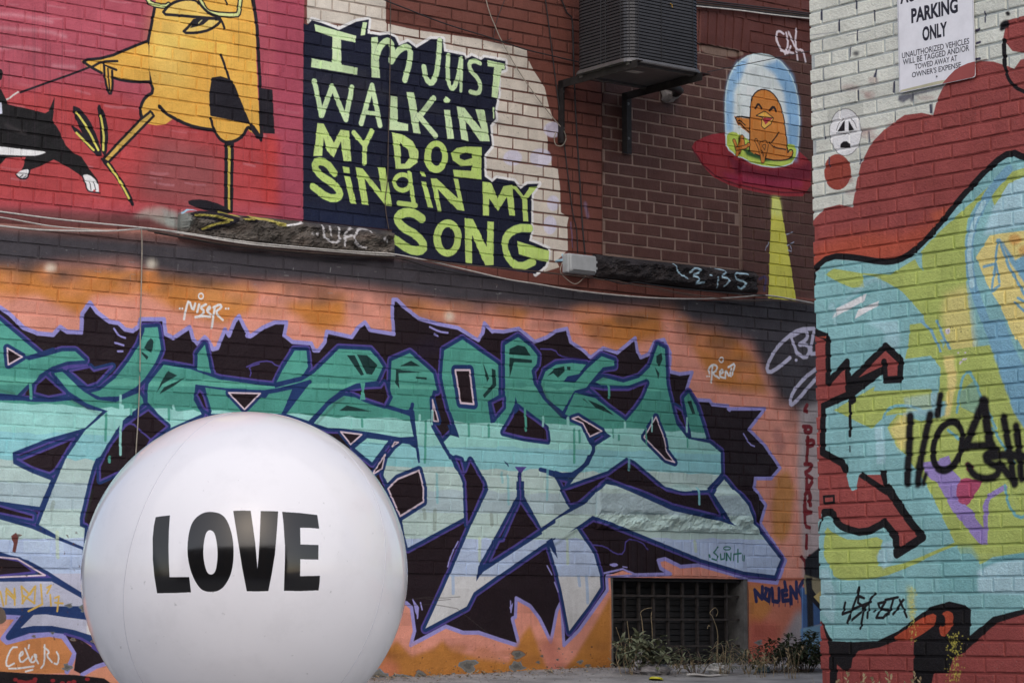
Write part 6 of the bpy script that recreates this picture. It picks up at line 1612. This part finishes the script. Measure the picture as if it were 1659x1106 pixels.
def crumple(name, base, sx, sy, sz, mat, seed, label, cat, flat=.4):
    mb = MB(); n, m = 16, 9; g = random.Random(seed)
    for j in range(m + 1):
        th = math.pi * j / m
        for i in range(n):
            ph = 2 * math.pi * i / n; d = Vector((math.sin(th) * math.cos(ph), math.sin(th) * math.sin(ph), math.cos(th)))
            k = 1 + .5 * mnoise.noise(d * 2.2 + Vector((seed, 0, 0))) + .35 * abs(mnoise.noise(d * 5 + Vector((0, seed, 0))))
            mb.v.append((d.x * sx * k, d.y * sy * k, max(-.004, sz * .45 + d.z * sz * .6 * k)))
    mb.f = [(j * n + i, (j + 1) * n + i, (j + 1) * n + (i + 1) % n, j * n + (i + 1) % n) for j in range(m) for i in range(n)]
    o = mb.obj(name, mat, None, loc=base); tag_obj(o, label, cat); return o
bagm = flat_mat('grey_plastic_bag', (.26, .25, .26), rough=.45, var=.35, scale=25, bump=.6); foam = flat_mat('white_foam', (.55, .54, .52), rough=.7, var=.12, scale=25, bump=.3)
crumple('plastic_bag', on_ground(1058, 1092), .09, .05, .05, bagm, 3, 'crumpled grey plastic bag below the leafy weed', 'bag')
crumple('plastic_bag', on_ground(1163, 1090), .055, .04, .05, foam, 8, 'crumpled whitish plastic bag beside the foam tray', 'bag')
crumple('cloth_rag', on_ground(1036, 1080), .05, .04, .09, bagm, 12, 'grey rag caught in the leafy weed', 'rag')
b0_ = on_ground(1146, 1096); mb = MB()
V = []
nn_ = 14
for i in range(nn_ + 1):
    f_ = i / nn_; x = (f_ - .5) * .225; w0 = .028 * math.sin(math.pi * min(1, f_ * 1.15 + .02)) ** .5 * (1 if f_ < .87 else .9)
    for (yy, zz) in ((-w0, .004 + .008 * (1 - f_)), (0, .0 + .002), (w0, .008), (w0, .014), (0, .008), (-w0, .011 + .008 * (1 - f_))): V.append((x, yy, zz + .003 * math.sin(9 * f_)))
F = [(i * 6 + k, i * 6 + (k + 1) % 6, (i + 1) * 6 + (k + 1) % 6, (i + 1) * 6 + k) for i in range(nn_) for k in range(6)] + [(5, 4, 3, 2, 1, 0), tuple(nn_ * 6 + k for k in range(6))]
o = mesh_obj('foam_tray', V, F, foam, None, loc=b0_); o.rotation_euler = (0, .0, .12); tag_obj(o, 'broken white foam tray lying on the pavement below the grille', 'tray')
lidm = flat_mat('yellow_plastic', (.52, .50, .03), rough=.4, var=.12, bump=0)
b0_ = on_ground(1063, 1101); P = []
mb = MB(); nq = 24
for (rr, zz) in ((.001, .012), (.030, .012), (.033, .010), (.034, .0), (.036, .0)):
    mb.v += [(rr * 1.1 * math.cos(2 * math.pi * i / nq), rr * math.sin(2 * math.pi * i / nq), zz) for i in range(nq)]
mb.f = [tuple(range(nq))] + [(k * nq + i, k * nq + (i + 1) % nq, (k + 1) * nq + (i + 1) % nq, (k + 1) * nq + i) for k in range(4) for i in range(nq)]
o = mb.obj('jar_lid', lidm, None, loc=b0_); o.rotation_euler = (-.25, .1, 0); tag_obj(o, 'yellow plastic lid lying on the pavement', 'lid')
crumple('paper_cup', on_ground(1236, 1089), .035, .028, .035, flat_mat('faded_blue_paper', (.10, .16, .20), var=.4), 21, 'crushed faded blue cup among the corner weeds', 'cup')
crumple('dead_leaf', on_ground(1229, 1084) + Vector((0, 0, .03)), .045, .02, .014, flat_mat('yellow_leaf', (.34, .27, .10), var=.3), 25, 'large yellowed leaf on the weeds by the corner', 'leaf')
# rubble: gravel too small to count, and leaf litter
g = random.Random(5); mb = MB(); ml = MB()
for i in range(1500):
    u_ = g.uniform(1.6, 5.9); off_ = abs(g.gauss(0, .28)) + .02
    P = A.pt(u_, 0, off_); s_ = g.uniform(.002, .009) * (1.6 if g.random() < .04 else 1); P.z = gz(P.x, P.y)
    V = [P + Vector((s_ * g.uniform(.6, 1.2) * x, s_ * g.uniform(.6, 1.2) * y, s_ * g.uniform(.4, .9) * z)) for x, y, z in ((1, 0, 0), (0, 1, 0), (-1, 0, 0), (0, -1, 0), (0, 0, 1), (0, 0, -.4))]
    mb.add(V, [(0, 1, 4), (1, 2, 4), (2, 3, 4), (3, 0, 4), (1, 0, 5), (2, 1, 5), (3, 2, 5), (0, 3, 5)])
    if i % 3 == 0:
        P2 = A.pt(u_ + .03, 0, abs(g.gauss(0, .14)) + .02); P2.z = gz(P2.x, P2.y) + .004; leaf(ml, P2, Vector((g.uniform(-1, 1), g.uniform(-1, 1), g.uniform(-.1, .5))), Vector((0, 0, 1)), g.uniform(.01, .035), .012, g)
o = mb.obj('gravel', flat_mat('pale_gravel', (.26, .25, .24), var=.5, scale=30), None); tag_obj(o, 'loose gravel scattered along the foot of the long wall', 'gravel', kind='stuff')
o = ml.obj('leaf_litter', dry_m, None); tag_obj(o, 'dry leaf litter along the foot of the long wall', 'leaves', kind='stuff')
